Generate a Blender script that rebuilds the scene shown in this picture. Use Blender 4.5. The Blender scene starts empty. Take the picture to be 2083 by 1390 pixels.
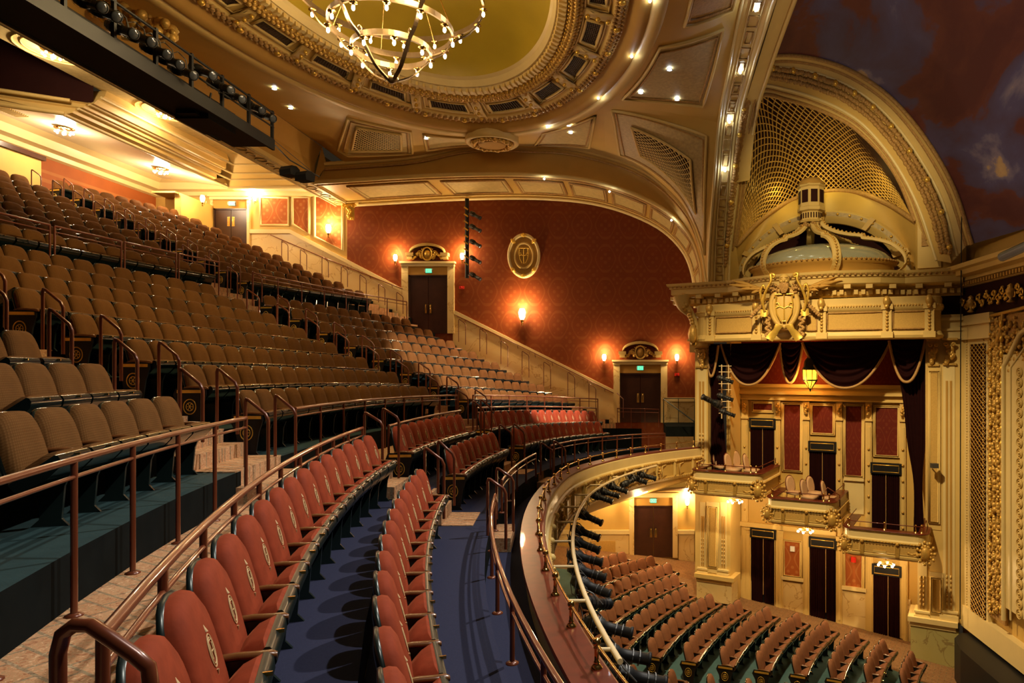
import bpy, math, random
from mathutils import Vector, Matrix
random.seed(7)
C = bpy.context.scene.collection
PI = math.pi
OFF = 9.5            # height of the camera above the stage-side orchestra floor
FX, PX, PY = 1400.0, 1290.0, 748.0   # lens in pixels and the optical centre in the 2083 x 1390 frame

# ------------------------------------------------------------------ camera, world, exposure
cam = bpy.data.cameras.new('camera'); co = bpy.data.objects.new('camera', cam); C.objects.link(co)
co.location = (0, 0, OFF); co.rotation_euler = (PI/2, 0, 0)
cam.sensor_width = 36; cam.lens = FX/2083*36
cam.shift_x = -(PX-1041.5)/2083; cam.shift_y = (PY-695)/2083
cam.clip_start = 0.05; cam.clip_end = 200
sc = bpy.context.scene; sc.camera = co
sc.view_settings.view_transform = 'Standard'; sc.view_settings.look = 'None'
sc.view_settings.gamma = 1; sc.view_settings.use_curve_mapping = False
sc.view_settings.exposure = 0.0
w = bpy.data.worlds.new('world'); sc.world = w; w.use_nodes = True
w.node_tree.nodes['Background'].inputs[0].default_value = (1.0, .72, .42, 1)
w.node_tree.nodes['Background'].inputs[1].default_value = .02
sc.cycles.max_bounces = 6; sc.cycles.diffuse_bounces = 3; sc.cycles.glossy_bounces = 3
sc.cycles.sample_clamp_indirect = 6; sc.cycles.caustics_reflective = False; sc.cycles.caustics_refractive = False

def lamp(kind, loc, e, col=(1, .72, .4), r=.1, to=None, spot=None, blend=.6, size=None):
    l = bpy.data.lights.new('lamp', kind); o = bpy.data.objects.new('lamp', l); C.objects.link(o)
    o.location = (loc[0], loc[1], loc[2]+OFF); l.energy = e; l.color = col
    if kind in ('POINT', 'SPOT'): l.shadow_soft_size = r
    if kind == 'SPOT': l.spot_size = spot; l.spot_blend = blend
    if kind == 'AREA': l.shape = 'RECTANGLE'; l.size, l.size_y = size
    if to is not None:
        o.rotation_euler = (Vector(to)-Vector(loc)).to_track_quat('-Z', 'Y').to_euler()
    return o
WARM = (1, .62, .27); WHITE = (1, .93, .82)
# white work lights in the ceiling above the stage side of the balcony, then warmer spots
lamp('SPOT', (3.6, 12.5, 8.0), 4300, WHITE, .12, (-2.4, 6.5, -2), math.radians(62), .8)
lamp('SPOT', (3.0, 4.5, 8.0), 2600, WHITE, .10, (-1.6, 5.0, -2), math.radians(70), .8)
lamp('SPOT', (1.2, 19.0, 7.6), 14000, (1, .80, .66), .10, (-4.6, 24, 0), math.radians(38), .3)
lamp('SPOT', (2.0, 14.0, 7.4), 7600, (1, .75, .38), .25, (5.0, 21.0, -5), math.radians(70), .7)  # added warm spot that brightens the boxes and crest, not a ceiling fitting
lamp('SPOT', (-4, 13.0, 7.4), 2400, (1, .73, .32), .25, (-9.5, 13.5, 1.5), math.radians(110), .9)

# ------------------------------------------------------------------ helpers
ORG = {}
class MB:
    def __init__(s): s.v = []; s.f = []; s.sm = []; s.mi = []; s.cur = 0
    def add(s, vs, fs, smooth=False):
        n = len(s.v); s.v += [tuple(v) for v in vs]; s.f += [tuple(i+n for i in f) for f in fs]; s.sm += [smooth]*len(fs); s.mi += [s.cur]*len(fs); return s
    def box(s, x0, x1, y0, y1, z0, z1, M=None):
        vs = [Vector((x, y, z)) for z in (z0, z1) for y in (y0, y1) for x in (x0, x1)]
        if M is not None: vs = [M @ v for v in vs]
        return s.add(vs, [(0, 2, 3, 1), (4, 5, 7, 6), (0, 1, 5, 4), (2, 6, 7, 3), (0, 4, 6, 2), (1, 3, 7, 5)])
    def hexa(s, vs): return s.add(vs, [(0, 2, 3, 1), (4, 5, 7, 6), (0, 1, 5, 4), (2, 6, 7, 3), (0, 4, 6, 2), (1, 3, 7, 5)])
    def tube(s, pts, r, n=8, closed=False, caps=True, rs=None):
        pts = [Vector(p) for p in pts]; m = len(pts); rings = []
        up = Vector((0, 0, 1)); prev = None
        for i, p in enumerate(pts):
            a = pts[(i-1) % m] if (closed or i) else p; b = pts[(i+1) % m] if (closed or i < m-1) else p
            t = (b-a).normalized() if (b-a).length > 1e-9 else Vector((0, 0, 1))
            if prev is None: u = t.cross(up if abs(t.z) < .95 else Vector((1, 0, 0))).normalized()
            else:
                u = prev-t*prev.dot(t); u = u.normalized() if u.length > 1e-6 else t.orthogonal().normalized()
            prev = u; w = t.cross(u); rr = rs[i] if rs else r
            rings.append([p+u*(rr*math.cos(2*PI*k/n))+w*(rr*math.sin(2*PI*k/n)) for k in range(n)])
        vs = [v for r_ in rings for v in r_]; fs = []
        for i in range(m if closed else m-1):
            j = (i+1) % m
            for k in range(n): fs.append((i*n+k, i*n+(k+1) % n, j*n+(k+1) % n, j*n+k))
        s.add(vs, fs, True)
        if caps and not closed: s.add(rings[0], [tuple(range(n))[::-1]]); s.add(rings[-1], [tuple(range(n))])
        return s
    def lathe(s, prof, c=(0, 0, 0), n=12, ax=None, smooth=True):
        M = Vector(ax).to_track_quat('Z', 'Y').to_matrix() if ax is not None else None
        vs = []
        for r, z in prof:
            for k in range(n):
                v = Vector((r*math.cos(2*PI*k/n), r*math.sin(2*PI*k/n), z))
                if M: v = M @ v
                vs.append(v+Vector(c))
        fs = [(i*n+k, i*n+(k+1) % n, (i+1)*n+(k+1) % n, (i+1)*n+k) for i in range(len(prof)-1) for k in range(n)]
        return s.add(vs, fs, smooth)
    def grid(s, fn, nu, nv, smooth=True):
        vs = [fn(i/nu, j/nv) for i in range(nu+1) for j in range(nv+1)]
        fs = [(i*(nv+1)+j, (i+1)*(nv+1)+j, (i+1)*(nv+1)+j+1, i*(nv+1)+j+1) for i in range(nu) for j in range(nv)]
        return s.add(vs, fs, smooth)
    def loft(s, curves, closed=False, smooth=True):
        n = len(curves[0]); m = len(curves)
        vs = [p for c in curves for p in c]
        fs = [(i*n+k, i*n+(k+1) % n, (i+1)*n+(k+1) % n, (i+1)*n+k) for i in range(m-1) for k in range(n if closed else n-1)]
        return s.add(vs, fs, smooth)
    def poly(s, pts, d=None):
        """flat polygon, with thickness vector d"""
        n = len(pts); pts = [Vector(p) for p in pts]
        if d is None: return s.add(pts, [tuple(range(n))])
        d = Vector(d); q = [p+d for p in pts]
        return s.add(pts+q, [tuple(range(n))[::-1], tuple(range(n, 2*n))]+[(i, (i+1) % n, (i+1) % n+n, i+n) for i in range(n)])
    def ball(s, c, r, n=8, m=6, sz=(1, 1, 1)):
        vs = [(c[0]+r*sz[0]*math.sin(PI*i/m)*math.cos(2*PI*k/n), c[1]+r*sz[1]*math.sin(PI*i/m)*math.sin(2*PI*k/n), c[2]+r*sz[2]*math.cos(PI*i/m)) for i in range(m+1) for k in range(n)]
        return s.add(vs, [(i*n+k, (i+1)*n+k, (i+1)*n+(k+1) % n, i*n+(k+1) % n) for i in range(m) for k in range(n)], True)
    def mesh(s, name, mat, org):
        me = bpy.data.meshes.new(name)
        me.from_pydata([(v[0]-org[0], v[1]-org[1], v[2]-org[2]) for v in s.v], [], s.f)
        me.polygons.foreach_set('use_smooth', s.sm)
        for m_ in (mat if isinstance(mat, list) else [mat]): me.materials.append(m_)
        if isinstance(mat, list): me.polygons.foreach_set('material_index', s.mi)
        me.update(); return me
    def build(s, name, mat, parent=None, label=None, cat=None, group=None, kind=None):
        if parent is not None:
            org = ORG[parent]; o = bpy.data.objects.new(name, s.mesh(name, mat, org)); o.parent = parent; ORG[o] = org
        else:
            xs, ys, zs = zip(*s.v); org = ((min(xs)+max(xs))/2, (min(ys)+max(ys))/2, min(zs))
            o = bpy.data.objects.new(name, s.mesh(name, mat, org)); o.location = (org[0], org[1], org[2]+OFF); ORG[o] = org
        C.objects.link(o)
        for k, v in (('label', label), ('category', cat), ('group', group), ('kind', kind)):
            if v: o[k] = v
        return o
def root(name, label, cat, org=(0, 0, 0), group=None):
    o = bpy.data.objects.new(name, None); C.objects.link(o); o.empty_display_size = .1
    o.location = (org[0], org[1], org[2]+OFF); ORG[o] = tuple(org)
    o['label'] = label
    if cat: o['category'] = cat
    if group: o['group'] = group
    return o
def dup(src, loc, rz, label=None):
    r = src.copy(); C.objects.link(r); r.location = (loc[0], loc[1], loc[2]+OFF); r.rotation_euler = (0, 0, rz)
    if label: r['label'] = label
    for ch in KIDS[src]:
        c = ch.copy(); C.objects.link(c); c.parent = r
        for g in KIDS.get(ch, ()):
            d = g.copy(); C.objects.link(d); d.parent = c
    return r
KIDS = {}
def regkids(o):
    KIDS[o] = list(o.children)
    for c in o.children: KIDS[c] = list(c.children)
def W(px, py, Y): return Vector(((px-PX)*Y/FX, Y, (PY-py)*Y/FX))
def proj(p): return (PX+FX*p[0]/p[1], PY-FX*p[2]/p[1]) if p[1] > .3 else (-9e9, 9e9)
def interp(tab, x):
    if x <= tab[0][0]: return tab[0][1]
    for (a, b), (c, d) in zip(tab, tab[1:]):
        if x <= c: return b+(d-b)*(x-a)/(c-a)
    return tab[-1][1]
def spline(pts, n):
    """Catmull-Rom through points of any dimension"""
    P = [Vector(p) for p in pts]; P = [P[0]*2-P[1]]+P+[P[-1]*2-P[-2]]; out = []; m = len(pts)-1
    for i in range(n+1):
        t = i/n*m; k = min(int(t), m-1); f = t-k; a, b, c, d = P[k:k+4]
        out.append(.5*((2*b)+(c-a)*f+(2*a-5*b+4*c-d)*f*f+(3*b-a-3*c+d)*f**3))
    return out
ORD = 'zeroth first second third fourth fifth sixth seventh eighth ninth tenth eleventh twelfth thirteenth fourteenth fifteenth sixteenth seventeenth eighteenth nineteenth twentieth'.split()
def ordn(i):
    if i <= 20: return ORD[i]
    return ('twenty-' if i < 30 else 'thirty-')+ORD[i % 10 or 10] if i % 10 else {30: 'thirtieth', 40: 'fortieth'}.get(i, 'last')

# ------------------------------------------------------------------ materials
def nmat(name, rough=.5, metal=0.0, **kw):
    m = bpy.data.materials.new(name); m.use_nodes = True; nt = m.node_tree; b = nt.nodes['Principled BSDF']
    b.inputs['Roughness'].default_value = rough; b.inputs['Metallic'].default_value = metal
    for k, v in kw.items(): b.inputs[k].default_value = v
    return m, nt, b
def nd(nt, t, **kw):
    n = nt.nodes.new(t)
    for k, v in kw.items():
        if isinstance(k, str) and k.startswith('i_'): n.inputs[k[2:].replace('_', ' ')].default_value = v
        else: setattr(n, k, v)
    return n
def ma(nt, op, a, b=None, c=None):
    n = nt.nodes.new('ShaderNodeMath'); n.operation = op
    for i, x in enumerate((a, b, c)):
        if x is None: continue
        if hasattr(x, 'default_value') or hasattr(x, 'links'): nt.links.new(x, n.inputs[i])
        else: n.inputs[i].default_value = x
    return n.outputs[0]
def mixc(nt, f, a, b):
    n = nt.nodes.new('ShaderNodeMix'); n.data_type = 'RGBA'
    for i, x in ((0, f), (6, a), (7, b)):
        if hasattr(x, 'links'): nt.links.new(x, n.inputs[i])
        else: n.inputs[i].default_value = (*x, 1) if i else x
    return n.outputs[2]
def objco(nt): return nt.nodes.new('ShaderNodeTexCoord').outputs['Object']
def pm(name, col, rough=.5, metal=0., var=.18, scale=3., bump=0., bscale=40., **kw):
    m, nt, b = nmat(name, rough, metal, **kw); co_ = objco(nt)
    n = nd(nt, 'ShaderNodeTexNoise', i_Scale=scale, i_Detail=4.); nt.links.new(co_, n.inputs['Vector'])
    d = tuple(c*(1-var) for c in col); l = tuple(min(1, c*(1+var)) for c in col)
    nt.links.new(mixc(nt, n.outputs['Fac'], d, l), b.inputs['Base Color'])
    if bump:
        n2 = nd(nt, 'ShaderNodeTexNoise', i_Scale=bscale, i_Detail=3.); nt.links.new(co_, n2.inputs['Vector'])
        bp = nd(nt, 'ShaderNodeBump', i_Strength=bump, i_Distance=.02); nt.links.new(n2.outputs['Fac'], bp.inputs['Height']); nt.links.new(bp.outputs[0], b.inputs['Normal'])
    return m
def damask(name, base, line, kx=5.2, kz=3.6, amt=.5, horiz=0):
    """ogee lattice of fine lines with a motif in each cell, printed on cloth"""
    m, nt, b = nmat(name, .62, **{'Specular IOR Level': .15}); co_ = objco(nt); sp = nd(nt, 'ShaderNodeSeparateXYZ'); nt.links.new(co_, sp.inputs[0])
    h = sp.outputs[0] if not horiz else ma(nt, 'SUBTRACT', sp.outputs[0], sp.outputs[1])
    z = sp.outputs[2]
    cx = ma(nt, 'COSINE', ma(nt, 'MULTIPLY', h, kx)); cz = ma(nt, 'COSINE', ma(nt, 'MULTIPLY', z, kz))
    g = ma(nt, 'ADD', cx, cz); g2 = ma(nt, 'ADD', g, ma(nt, 'MULTIPLY', ma(nt, 'COSINE', ma(nt, 'MULTIPLY', h, kx*2)), .25))
    ln = ma(nt, 'LESS_THAN', ma(nt, 'ABSOLUTE', g2), .17)
    c3 = ma(nt, 'MULTIPLY', ma(nt, 'COSINE', ma(nt, 'MULTIPLY', h, kx*3)), ma(nt, 'COSINE', ma(nt, 'MULTIPLY', z, kz*4)))
    mo = ma(nt, 'GREATER_THAN', ma(nt, 'MULTIPLY', c3, ma(nt, 'ABSOLUTE', g2)), .55)
    f = ma(nt, 'MULTIPLY', ma(nt, 'MAXIMUM', ln, mo), amt)
    n = nd(nt, 'ShaderNodeTexNoise', i_Scale=2.); nt.links.new(co_, n.inputs['Vector'])
    bc = mixc(nt, n.outputs['Fac'], tuple(c*.85 for c in base), tuple(c*1.15 for c in base))
    nt.links.new(mixc(nt, f, bc, line), b.inputs['Base Color']); return m
def marble(name, a, bcol, vein):
    m, nt, b = nmat(name, .28); co_ = objco(nt)
    n = nd(nt, 'ShaderNodeTexNoise', i_Scale=1.3, i_Detail=6., i_Distortion=.6); nt.links.new(co_, n.inputs['Vector'])
    c = mixc(nt, n.outputs['Fac'], a, bcol)
    n2 = nd(nt, 'ShaderNodeTexNoise', i_Scale=.9, i_Detail=7., i_Distortion=1.2); nt.links.new(co_, n2.inputs['Vector'])
    v = ma(nt, 'LESS_THAN', ma(nt, 'ABSOLUTE', ma(nt, 'SUBTRACT', n2.outputs['Fac'], .5)), .008)
    nt.links.new(mixc(nt, ma(nt, 'MULTIPLY', v, .55), c, vein), b.inputs['Base Color']); return m
def weave(name, base, dot, scale=60., rough=.9, amt=.5, bump=.25):
    m, nt, b = nmat(name, rough, **{'Specular IOR Level': .1}); co_ = objco(nt); sp = nd(nt, 'ShaderNodeSeparateXYZ'); nt.links.new(co_, sp.inputs[0])
    u = ma(nt, 'MULTIPLY', ma(nt, 'ADD', sp.outputs[1], sp.outputs[2]), scale*1.9); v = ma(nt, 'MULTIPLY', ma(nt, 'SUBTRACT', ma(nt, 'ADD', sp.outputs[1], sp.outputs[0]), sp.outputs[2]), scale*1.9)
    g = ma(nt, 'MULTIPLY', ma(nt, 'SINE', u), ma(nt, 'SINE', v)); s_ = ma(nt, 'SMOOTH_MAX', g, 0.0, .2)
    n = nd(nt, 'ShaderNodeTexNoise', i_Scale=7.); nt.links.new(co_, n.inputs['Vector'])
    c = mixc(nt, n.outputs['Fac'], tuple(x*.8 for x in base), tuple(x*1.2 for x in base))
    nt.links.new(mixc(nt, ma(nt, 'MULTIPLY', s_, amt), c, dot), b.inputs['Base Color'])
    if bump:
        bp = nd(nt, 'ShaderNodeBump', i_Strength=bump, i_Distance=.004); nt.links.new(g, bp.inputs['Height']); nt.links.new(bp.outputs[0], b.inputs['Normal'])
    return m
def carpet(name, cols, size=.32):
    """woven hall carpet: offset blocks of varied colour with a busy leaf print inside"""
    m, nt, b = nmat(name, .95, **{'Specular IOR Level': .1}); co_ = objco(nt)
    br = nd(nt, 'ShaderNodeTexBrick', i_Scale=1/size); br.offset = .5
    mp = nd(nt, 'ShaderNodeMapping'); mp.inputs['Rotation'].default_value = (0, 0, .5); nt.links.new(co_, mp.inputs[0]); nt.links.new(mp.outputs[0], br.inputs['Vector'])
    br.inputs['Color1'].default_value = (*cols[0], 1); br.inputs['Color2'].default_value = (*cols[1], 1); br.inputs['Mortar'].default_value = (*cols[2], 1)
    br.inputs['Mortar Size'].default_value = .035; br.inputs['Brick Width'].default_value = 1.; br.inputs['Row Height'].default_value = .45
    v = nd(nt, 'ShaderNodeTexNoise', i_Scale=26., i_Detail=5., i_Distortion=1.5); nt.links.new(co_, v.inputs['Vector'])
    r = nd(nt, 'ShaderNodeValToRGB'); nt.links.new(v.outputs['Fac'], r.inputs[0]); e = r.color_ramp.elements
    e[0].position = .36; e[0].color = (*cols[3], 1); e[1].position = .66; e[1].color = (*cols[4], 1)
    x = e.new(.47); x.color = (*cols[0], 1); x = e.new(.52); x.color = (*cols[5], 1); x = e.new(.56); x.color = (*cols[1], 1)
    nt.links.new(mixc(nt, .5, br.outputs[0], r.outputs[0]), b.inputs['Base Color']); return m
def emis(name, col, s):
    m, nt, b = nmat(name, .4); b.inputs['Base Color'].default_value = (*col, 1)
    b.inputs['Emission Color'].default_value = (*col, 1); b.inputs['Emission Strength'].default_value = s; return m
M = {}
M['plaster'] = pm('cream_plaster', (.60, .39, .105), .5, var=.12, scale=1.5, bump=.08, bscale=8, **{'Specular IOR Level': .3})
M['cream'] = pm('pale_cream_paint', (.68, .48, .165), .45, var=.1, scale=2, bump=.1, bscale=14, **{'Specular IOR Level': .3})
M['pale'] = pm('glazed_ivory_paint', (.76, .60, .28), .4, var=.08, scale=2)
M['tan'] = pm('mottled_tan_panel', (.58, .36, .10), .7, var=.22, scale=30, **{'Specular IOR Level': .1})
M['ochre'] = pm('ochre_paint', (.48, .27, .06), .6, var=.12, scale=2, **{'Specular IOR Level': .15})
M['gold'] = pm('gilded_plaster', (.60, .36, .08), .38, .35, var=.35, scale=9, bump=.5, bscale=22)
M['carved'] = pm('carved_bronze_plaster', (.44, .25, .08), .5, .1, var=.45, scale=14, bump=1., bscale=26, **{'Specular IOR Level': .25})
M['leaf'] = pm('bright_gold_leaf', (.82, .52, .09), .3, .6, var=.2, scale=12)
M['stencil'] = pm('stencilled_ceiling_paint', (.55, .42, .17), .55, var=.32, scale=7)
M['stencil2'] = pm('stencilled_border_paint', (.46, .34, .15), .55, var=.4, scale=11)
M['olive'] = pm('painted_dome_sky', (.50, .36, .03), .5, var=.35, scale=.55)
M['rearc'] = pm('eggshell_ceiling_paint', (.78, .68, .50), .22, var=.05, scale=1)
M['damask'] = damask('red_damask', (.170, .036, .008), (.27, .10, .025), amt=.24, kx=6.2, kz=4.4)
M['damaskp'] = damask('orange_damask', (.36, .10, .025), (.52, .24, .08), amt=.4, kx=7, kz=5)
M['damaskb'] = damask('crimson_damask', (.12, .015, .008), (.19, .045, .018), amt=.35, kx=8, kz=6, horiz=1)
M['marble'] = marble('yellow_marble', (.72, .50, .17), (.80, .66, .36), (.42, .20, .05))
M['greenm'] = marble('olive_marble', (.42, .37, .12), (.50, .45, .20), (.20, .10, .03))
M['black'] = pm('black_paint', (.009, .009, .010), .5, var=.3, **{'Specular IOR Level': .3})
M['gloss'] = pm('glossy_black_shell', (.006, .011, .010), .14, var=.3, **{'Coat Weight': .4})
M['iron'] = pm('dark_cast_iron', (.012, .022, .020), .3, .3, var=.3)
M['rail'] = pm('copper_painted_tube', (.15, .036, .014), .28, .1, var=.08, **{'Coat Weight': .4})
M['brown'] = weave('brown_dotted_moquette', (.118, .050, .013), (.23, .115, .040), 70, amt=.3)
M['brownf'] = pm('brown_moquette', (.115, .045, .011), .9, var=.15, scale=9, **{'Specular IOR Level': .1})
M['pinkb'] = weave('dusty_rose_moquette', (.27, .115, .062), (.40, .21, .13), 70, amt=.3)
M['velvet'] = pm('rust_red_velvet', (.25, .040, .015), .75, var=.35, scale=9, bump=.15, bscale=14, **{'Sheen Weight': .10, 'Sheen Roughness': .35, 'Sheen Tint': (1, .35, .15, 1), 'Specular IOR Level': .12})
M['crest'] = pm('pale_gold_thread', (.55, .36, .17), .6, var=.3, scale=60)
M['wood'] = pm('varnished_oak', (.14, .050, .014), .25, var=.4, scale=14, **{'Coat Weight': .3})
M['mahog'] = pm('polished_mahogany', (.12, .018, .008), .36, var=.5, scale=8, **{'Coat Weight': .15, 'Specular IOR Level': .35})
M['doorw'] = pm('dark_door_veneer', (.045, .016, .010), .3, var=.4, scale=5)
M['brass'] = pm('polished_brass', (.75, .48, .16), .2, 1., var=.1)
M['carpet_dim'] = carpet('dimmed_stalls_carpet', ((.30, .15, .07), (.24, .11, .05), (.12, .10, .06), (.08, .03, .02), (.40, .27, .15), (.14, .16, .09)))  # hall carpet copied in darker colours, the dimmer stalls light put into them
M['bluec'] = pm('navy_carpet', (.028, .031, .064), .95, var=.18, scale=60, bump=.2, bscale=200, **{'Specular IOR Level': .1})
M['tealc'] = pm('teal_painted_concrete', (.020, .046, .050), .7, var=.3, scale=7, bump=.1, bscale=50, **{'Specular IOR Level': .2})
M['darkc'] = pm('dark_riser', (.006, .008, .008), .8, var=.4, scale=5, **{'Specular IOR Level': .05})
M['carpet'] = carpet('patterned_hall_carpet', ((.60, .32, .17), (.48, .22, .10), (.16, .15, .10), (.15, .05, .03), (.80, .60, .38), (.24, .30, .18)))  # colours raised to carry the stronger light on the balcony floor
M['curtain'] = pm('black_maroon_velvet', (.014, .003, .003), .8, var=.3, scale=6, **{'Sheen Weight': .05, 'Sheen Tint': (.6, .1, .08, 1), 'Specular IOR Level': .05})
M['fringe'] = pm('gold_fringe', (.42, .24, .08), .7, var=.4, scale=50)
M['grille'] = pm('dark_bronze_mesh', (.09, .045, .018), .6, var=.3, scale=30)
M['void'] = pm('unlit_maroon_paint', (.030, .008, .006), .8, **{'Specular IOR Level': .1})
M['dome'] = pm('pearl_dome_glass', (.46, .47, .34), .15, .3, var=.08)
M['cloth'] = pm('peach_upholstery', (.60, .38, .21), .7, var=.1, scale=8)
M['steel'] = pm('grey_painted_steel', (.10, .10, .10), .4, .5)
M['lens'] = pm('glass_lens', (.05, .055, .07), .05, .3)
M['pipe'] = pm('cream_painted_pipe', (.78, .62, .36), .4, var=.1)
M['bulb'] = emis('lamp_bulb', (1, .80, .50), 40)
M['bulbw'] = emis('white_led', (.80, .90, 1.0), 35)
M['glow'] = emis('sconce_glass', (1, .74, .40), 45)
M['amber'] = emis('amber_lantern_glass', (1, .42, .02), 4)
M['exit'] = emis('exit_sign_face', (.10, .80, .42), 1.6)
M['white'] = pm('white_card', (.8, .8, .8), .5)
M['redp'] = pm('red_plastic', (.6, .02, .01), .4)
# ================================================================== THE BALCONY: every row is an arc about (24.3, 14)
CX, CY = 24.3, 14.0
def XR(R, y): return CX-math.sqrt(max(R*R-(y-CY)**2, 1))
def dip(y): return .72*(max(0, y-9)/18)**2.2 if y < 30 else .9      # the floor ramps down towards the far wall
def P(R, y, z): return Vector((XR(R, y), y, z))
AISLE = lambda y: -1.664-dip(y)
RED1 = lambda y: -2.04-dip(y)
RED2 = lambda y: -2.44-dip(y)
FRONT = lambda y: -2.84-dip(y)
def BR(r): return 29.68+.82*r
def BZ(r): return lambda y: -1.28+.38*r-dip(y)*(1-.075*r)
def UR(k): return 37.15+.75*k
def UZ(k): return lambda y: 2.13+.355*k
XAISLE = lambda y: 1.76-.3*dip(y)
YN, YF = -1.4, 29.4
def floor_strip(R0, R1, z, zlow, y0, y1, mt, mr, n=30, steps=None):
    ys = [y0+(y1-y0)*i/n for i in range(n+1)]
    m = MB(); m.loft([[P(R0, y, z(y)) for y in ys], [P(R1, y, z(y)) for y in ys]], smooth=False); m.build('floor', mt, kind='structure')
    if zlow:
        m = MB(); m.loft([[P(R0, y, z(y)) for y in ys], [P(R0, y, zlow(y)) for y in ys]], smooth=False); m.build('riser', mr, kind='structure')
# front walkway, two velvet rows, cross aisle
ys_ = [YN+(25.6-YN)*i/30 for i in range(31)]
m = MB(); m.loft([[P(25.9-1.4*(max(0, y-16)/8.3)**1.5+.3, y, FRONT(y)) for y in ys_], [P(26.72, y, FRONT(y)) for y in ys_]], smooth=False); m.build('floor', M['bluec'], kind='structure')
floor_strip(26.72, 27.78, RED2, FRONT, YN, 27.2, M['bluec'], M['darkc'])
floor_strip(27.78, 28.5, RED1, RED2, YN, 28.0, M['bluec'], M['darkc'])
floor_strip(28.5, 29.68, AISLE, RED1, YN, YF, M['carpet'], M['darkc'])
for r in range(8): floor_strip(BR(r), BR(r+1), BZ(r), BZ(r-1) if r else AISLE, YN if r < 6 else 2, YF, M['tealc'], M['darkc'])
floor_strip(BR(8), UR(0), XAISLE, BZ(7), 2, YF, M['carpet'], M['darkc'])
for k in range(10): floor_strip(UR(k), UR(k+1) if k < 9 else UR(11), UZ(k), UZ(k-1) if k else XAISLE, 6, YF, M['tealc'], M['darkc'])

# aisle steps: one carpeted half step per row, each a piece of its flight
def flight(y0, y1, rows, label_):
    t = root('aisle_stairs', label_, 'stairs', tuple(P(rows[0][0], (y0+y1)/2, rows[0][2]((y0+y1)/2))))
    for R, R2, zl, zh in rows:
        for a, b, f in ((R-.30, R+.02, .5), (R+.0, R2-.28, 1.01)):
            m = MB()
            za = [zl(y)+(zh(y)-zl(y))*f+.012 for y in (y0, y1)]; zb = [zl(y)-.1 for y in (y0, y1)]
            m.hexa([P(b, y0, zb[0]), P(a, y0, zb[0]), P(b, y1, zb[1]), P(a, y1, zb[1]), P(b, y0, za[0]), P(a, y0, za[0]), P(b, y1, za[1]), P(a, y1, za[1])])
            m.build('step', M['carpet'], t)
low = [(BR(r), BR(r+1), BZ(r-1) if r else AISLE, BZ(r)) for r in range(8)]
up = [(UR(k), UR(k+1), UZ(k-1) if k else XAISLE, UZ(k)) for k in range(10)]
flight(8.35, 9.95, low, 'carpeted stairs between the near brown seats and the middle block')
flight(18.9, 20.5, low, 'carpeted stairs between the middle block and the far brown block')
flight(27.9, 29.3, low, 'carpeted stairs along the far marble dado, lower flight')
flight(20.7, 21.9, up, 'carpeted stairs up through the dark upper seats')
flight(27.9, 29.3, up, 'carpeted stairs along the far marble dado, upper flight')
def redflight(y0, y1, lab):
    flight(y0, y1, [(28.5, 28.75, RED1, AISLE), (27.78, 28.0, RED2, RED1), (26.72, 27.0, FRONT, RED2)], lab)
redflight(10.6, 11.6, 'short carpeted stairs between the two near groups of red seats')
redflight(16.35, 17.35, 'short carpeted stairs between the two far groups of red seats')
m = MB()
for R0, R1, z in ((28.0, 28.5, RED1), (27.0, 27.78, RED2)):
    for y0, y1 in ((10.6, 11.6), (16.35, 17.35)): m.hexa([P(R1, y0, z(y0)-.05), P(R0, y0, z(y0)-.05), P(R1, y1, z(y1)-.05), P(R0, y1, z(y1)-.05), P(R1, y0, z(y0)+.012), P(R0, y0, z(y0)+.012), P(R1, y1, z(y1)+.012), P(R0, y1, z(y1)+.012)])
m.build('floor', M['carpet'], kind='structure')

# ------------------------------------------------------------------ seats
def outline(kind, n=24):
    out = []
    for i in range(n):
        a = 2*PI*i/n; c, s = math.cos(a), math.sin(a)
        if kind == 'red':
            e = .72 if s > 0 else .35
            y = .255*math.copysign(abs(c)**(.78 if s > 0 else .35), c)*(1-.04*max(0, s)); z = (.36 if s > 0 else .25)*math.copysign(abs(s)**e, s)
        else:
            y = .255*math.copysign(abs(c)**(.5 if s > 0 else .3), c)*(1-.09*max(0, s)); z = (.27 if s > 0 else .27)*math.copysign(abs(s)**(.62 if s > 0 else .35), s)
        out.append((y, z))
    return out
def puff(m, ol, rings, base, ux, uy, uz, closed_in=True):
    """stack scaled copies of an outline: rings = (scale, depth)"""
    n = len(ol); vs = []
    for sc_, d in rings:
        for y, z in ol: vs.append(Vector(base)+Vector(uy)*(y*sc_)+Vector(uz)*(z*sc_)+Vector(ux)*d)
    fs = [(i*n+k, i*n+(k+1) % n, (i+1)*n+(k+1) % n, (i+1)*n+k) for i in range(len(rings)-1) for k in range(n)]
    m.add(vs, fs, True); m.add(vs[-n:], [tuple(range(n))], True)
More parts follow.
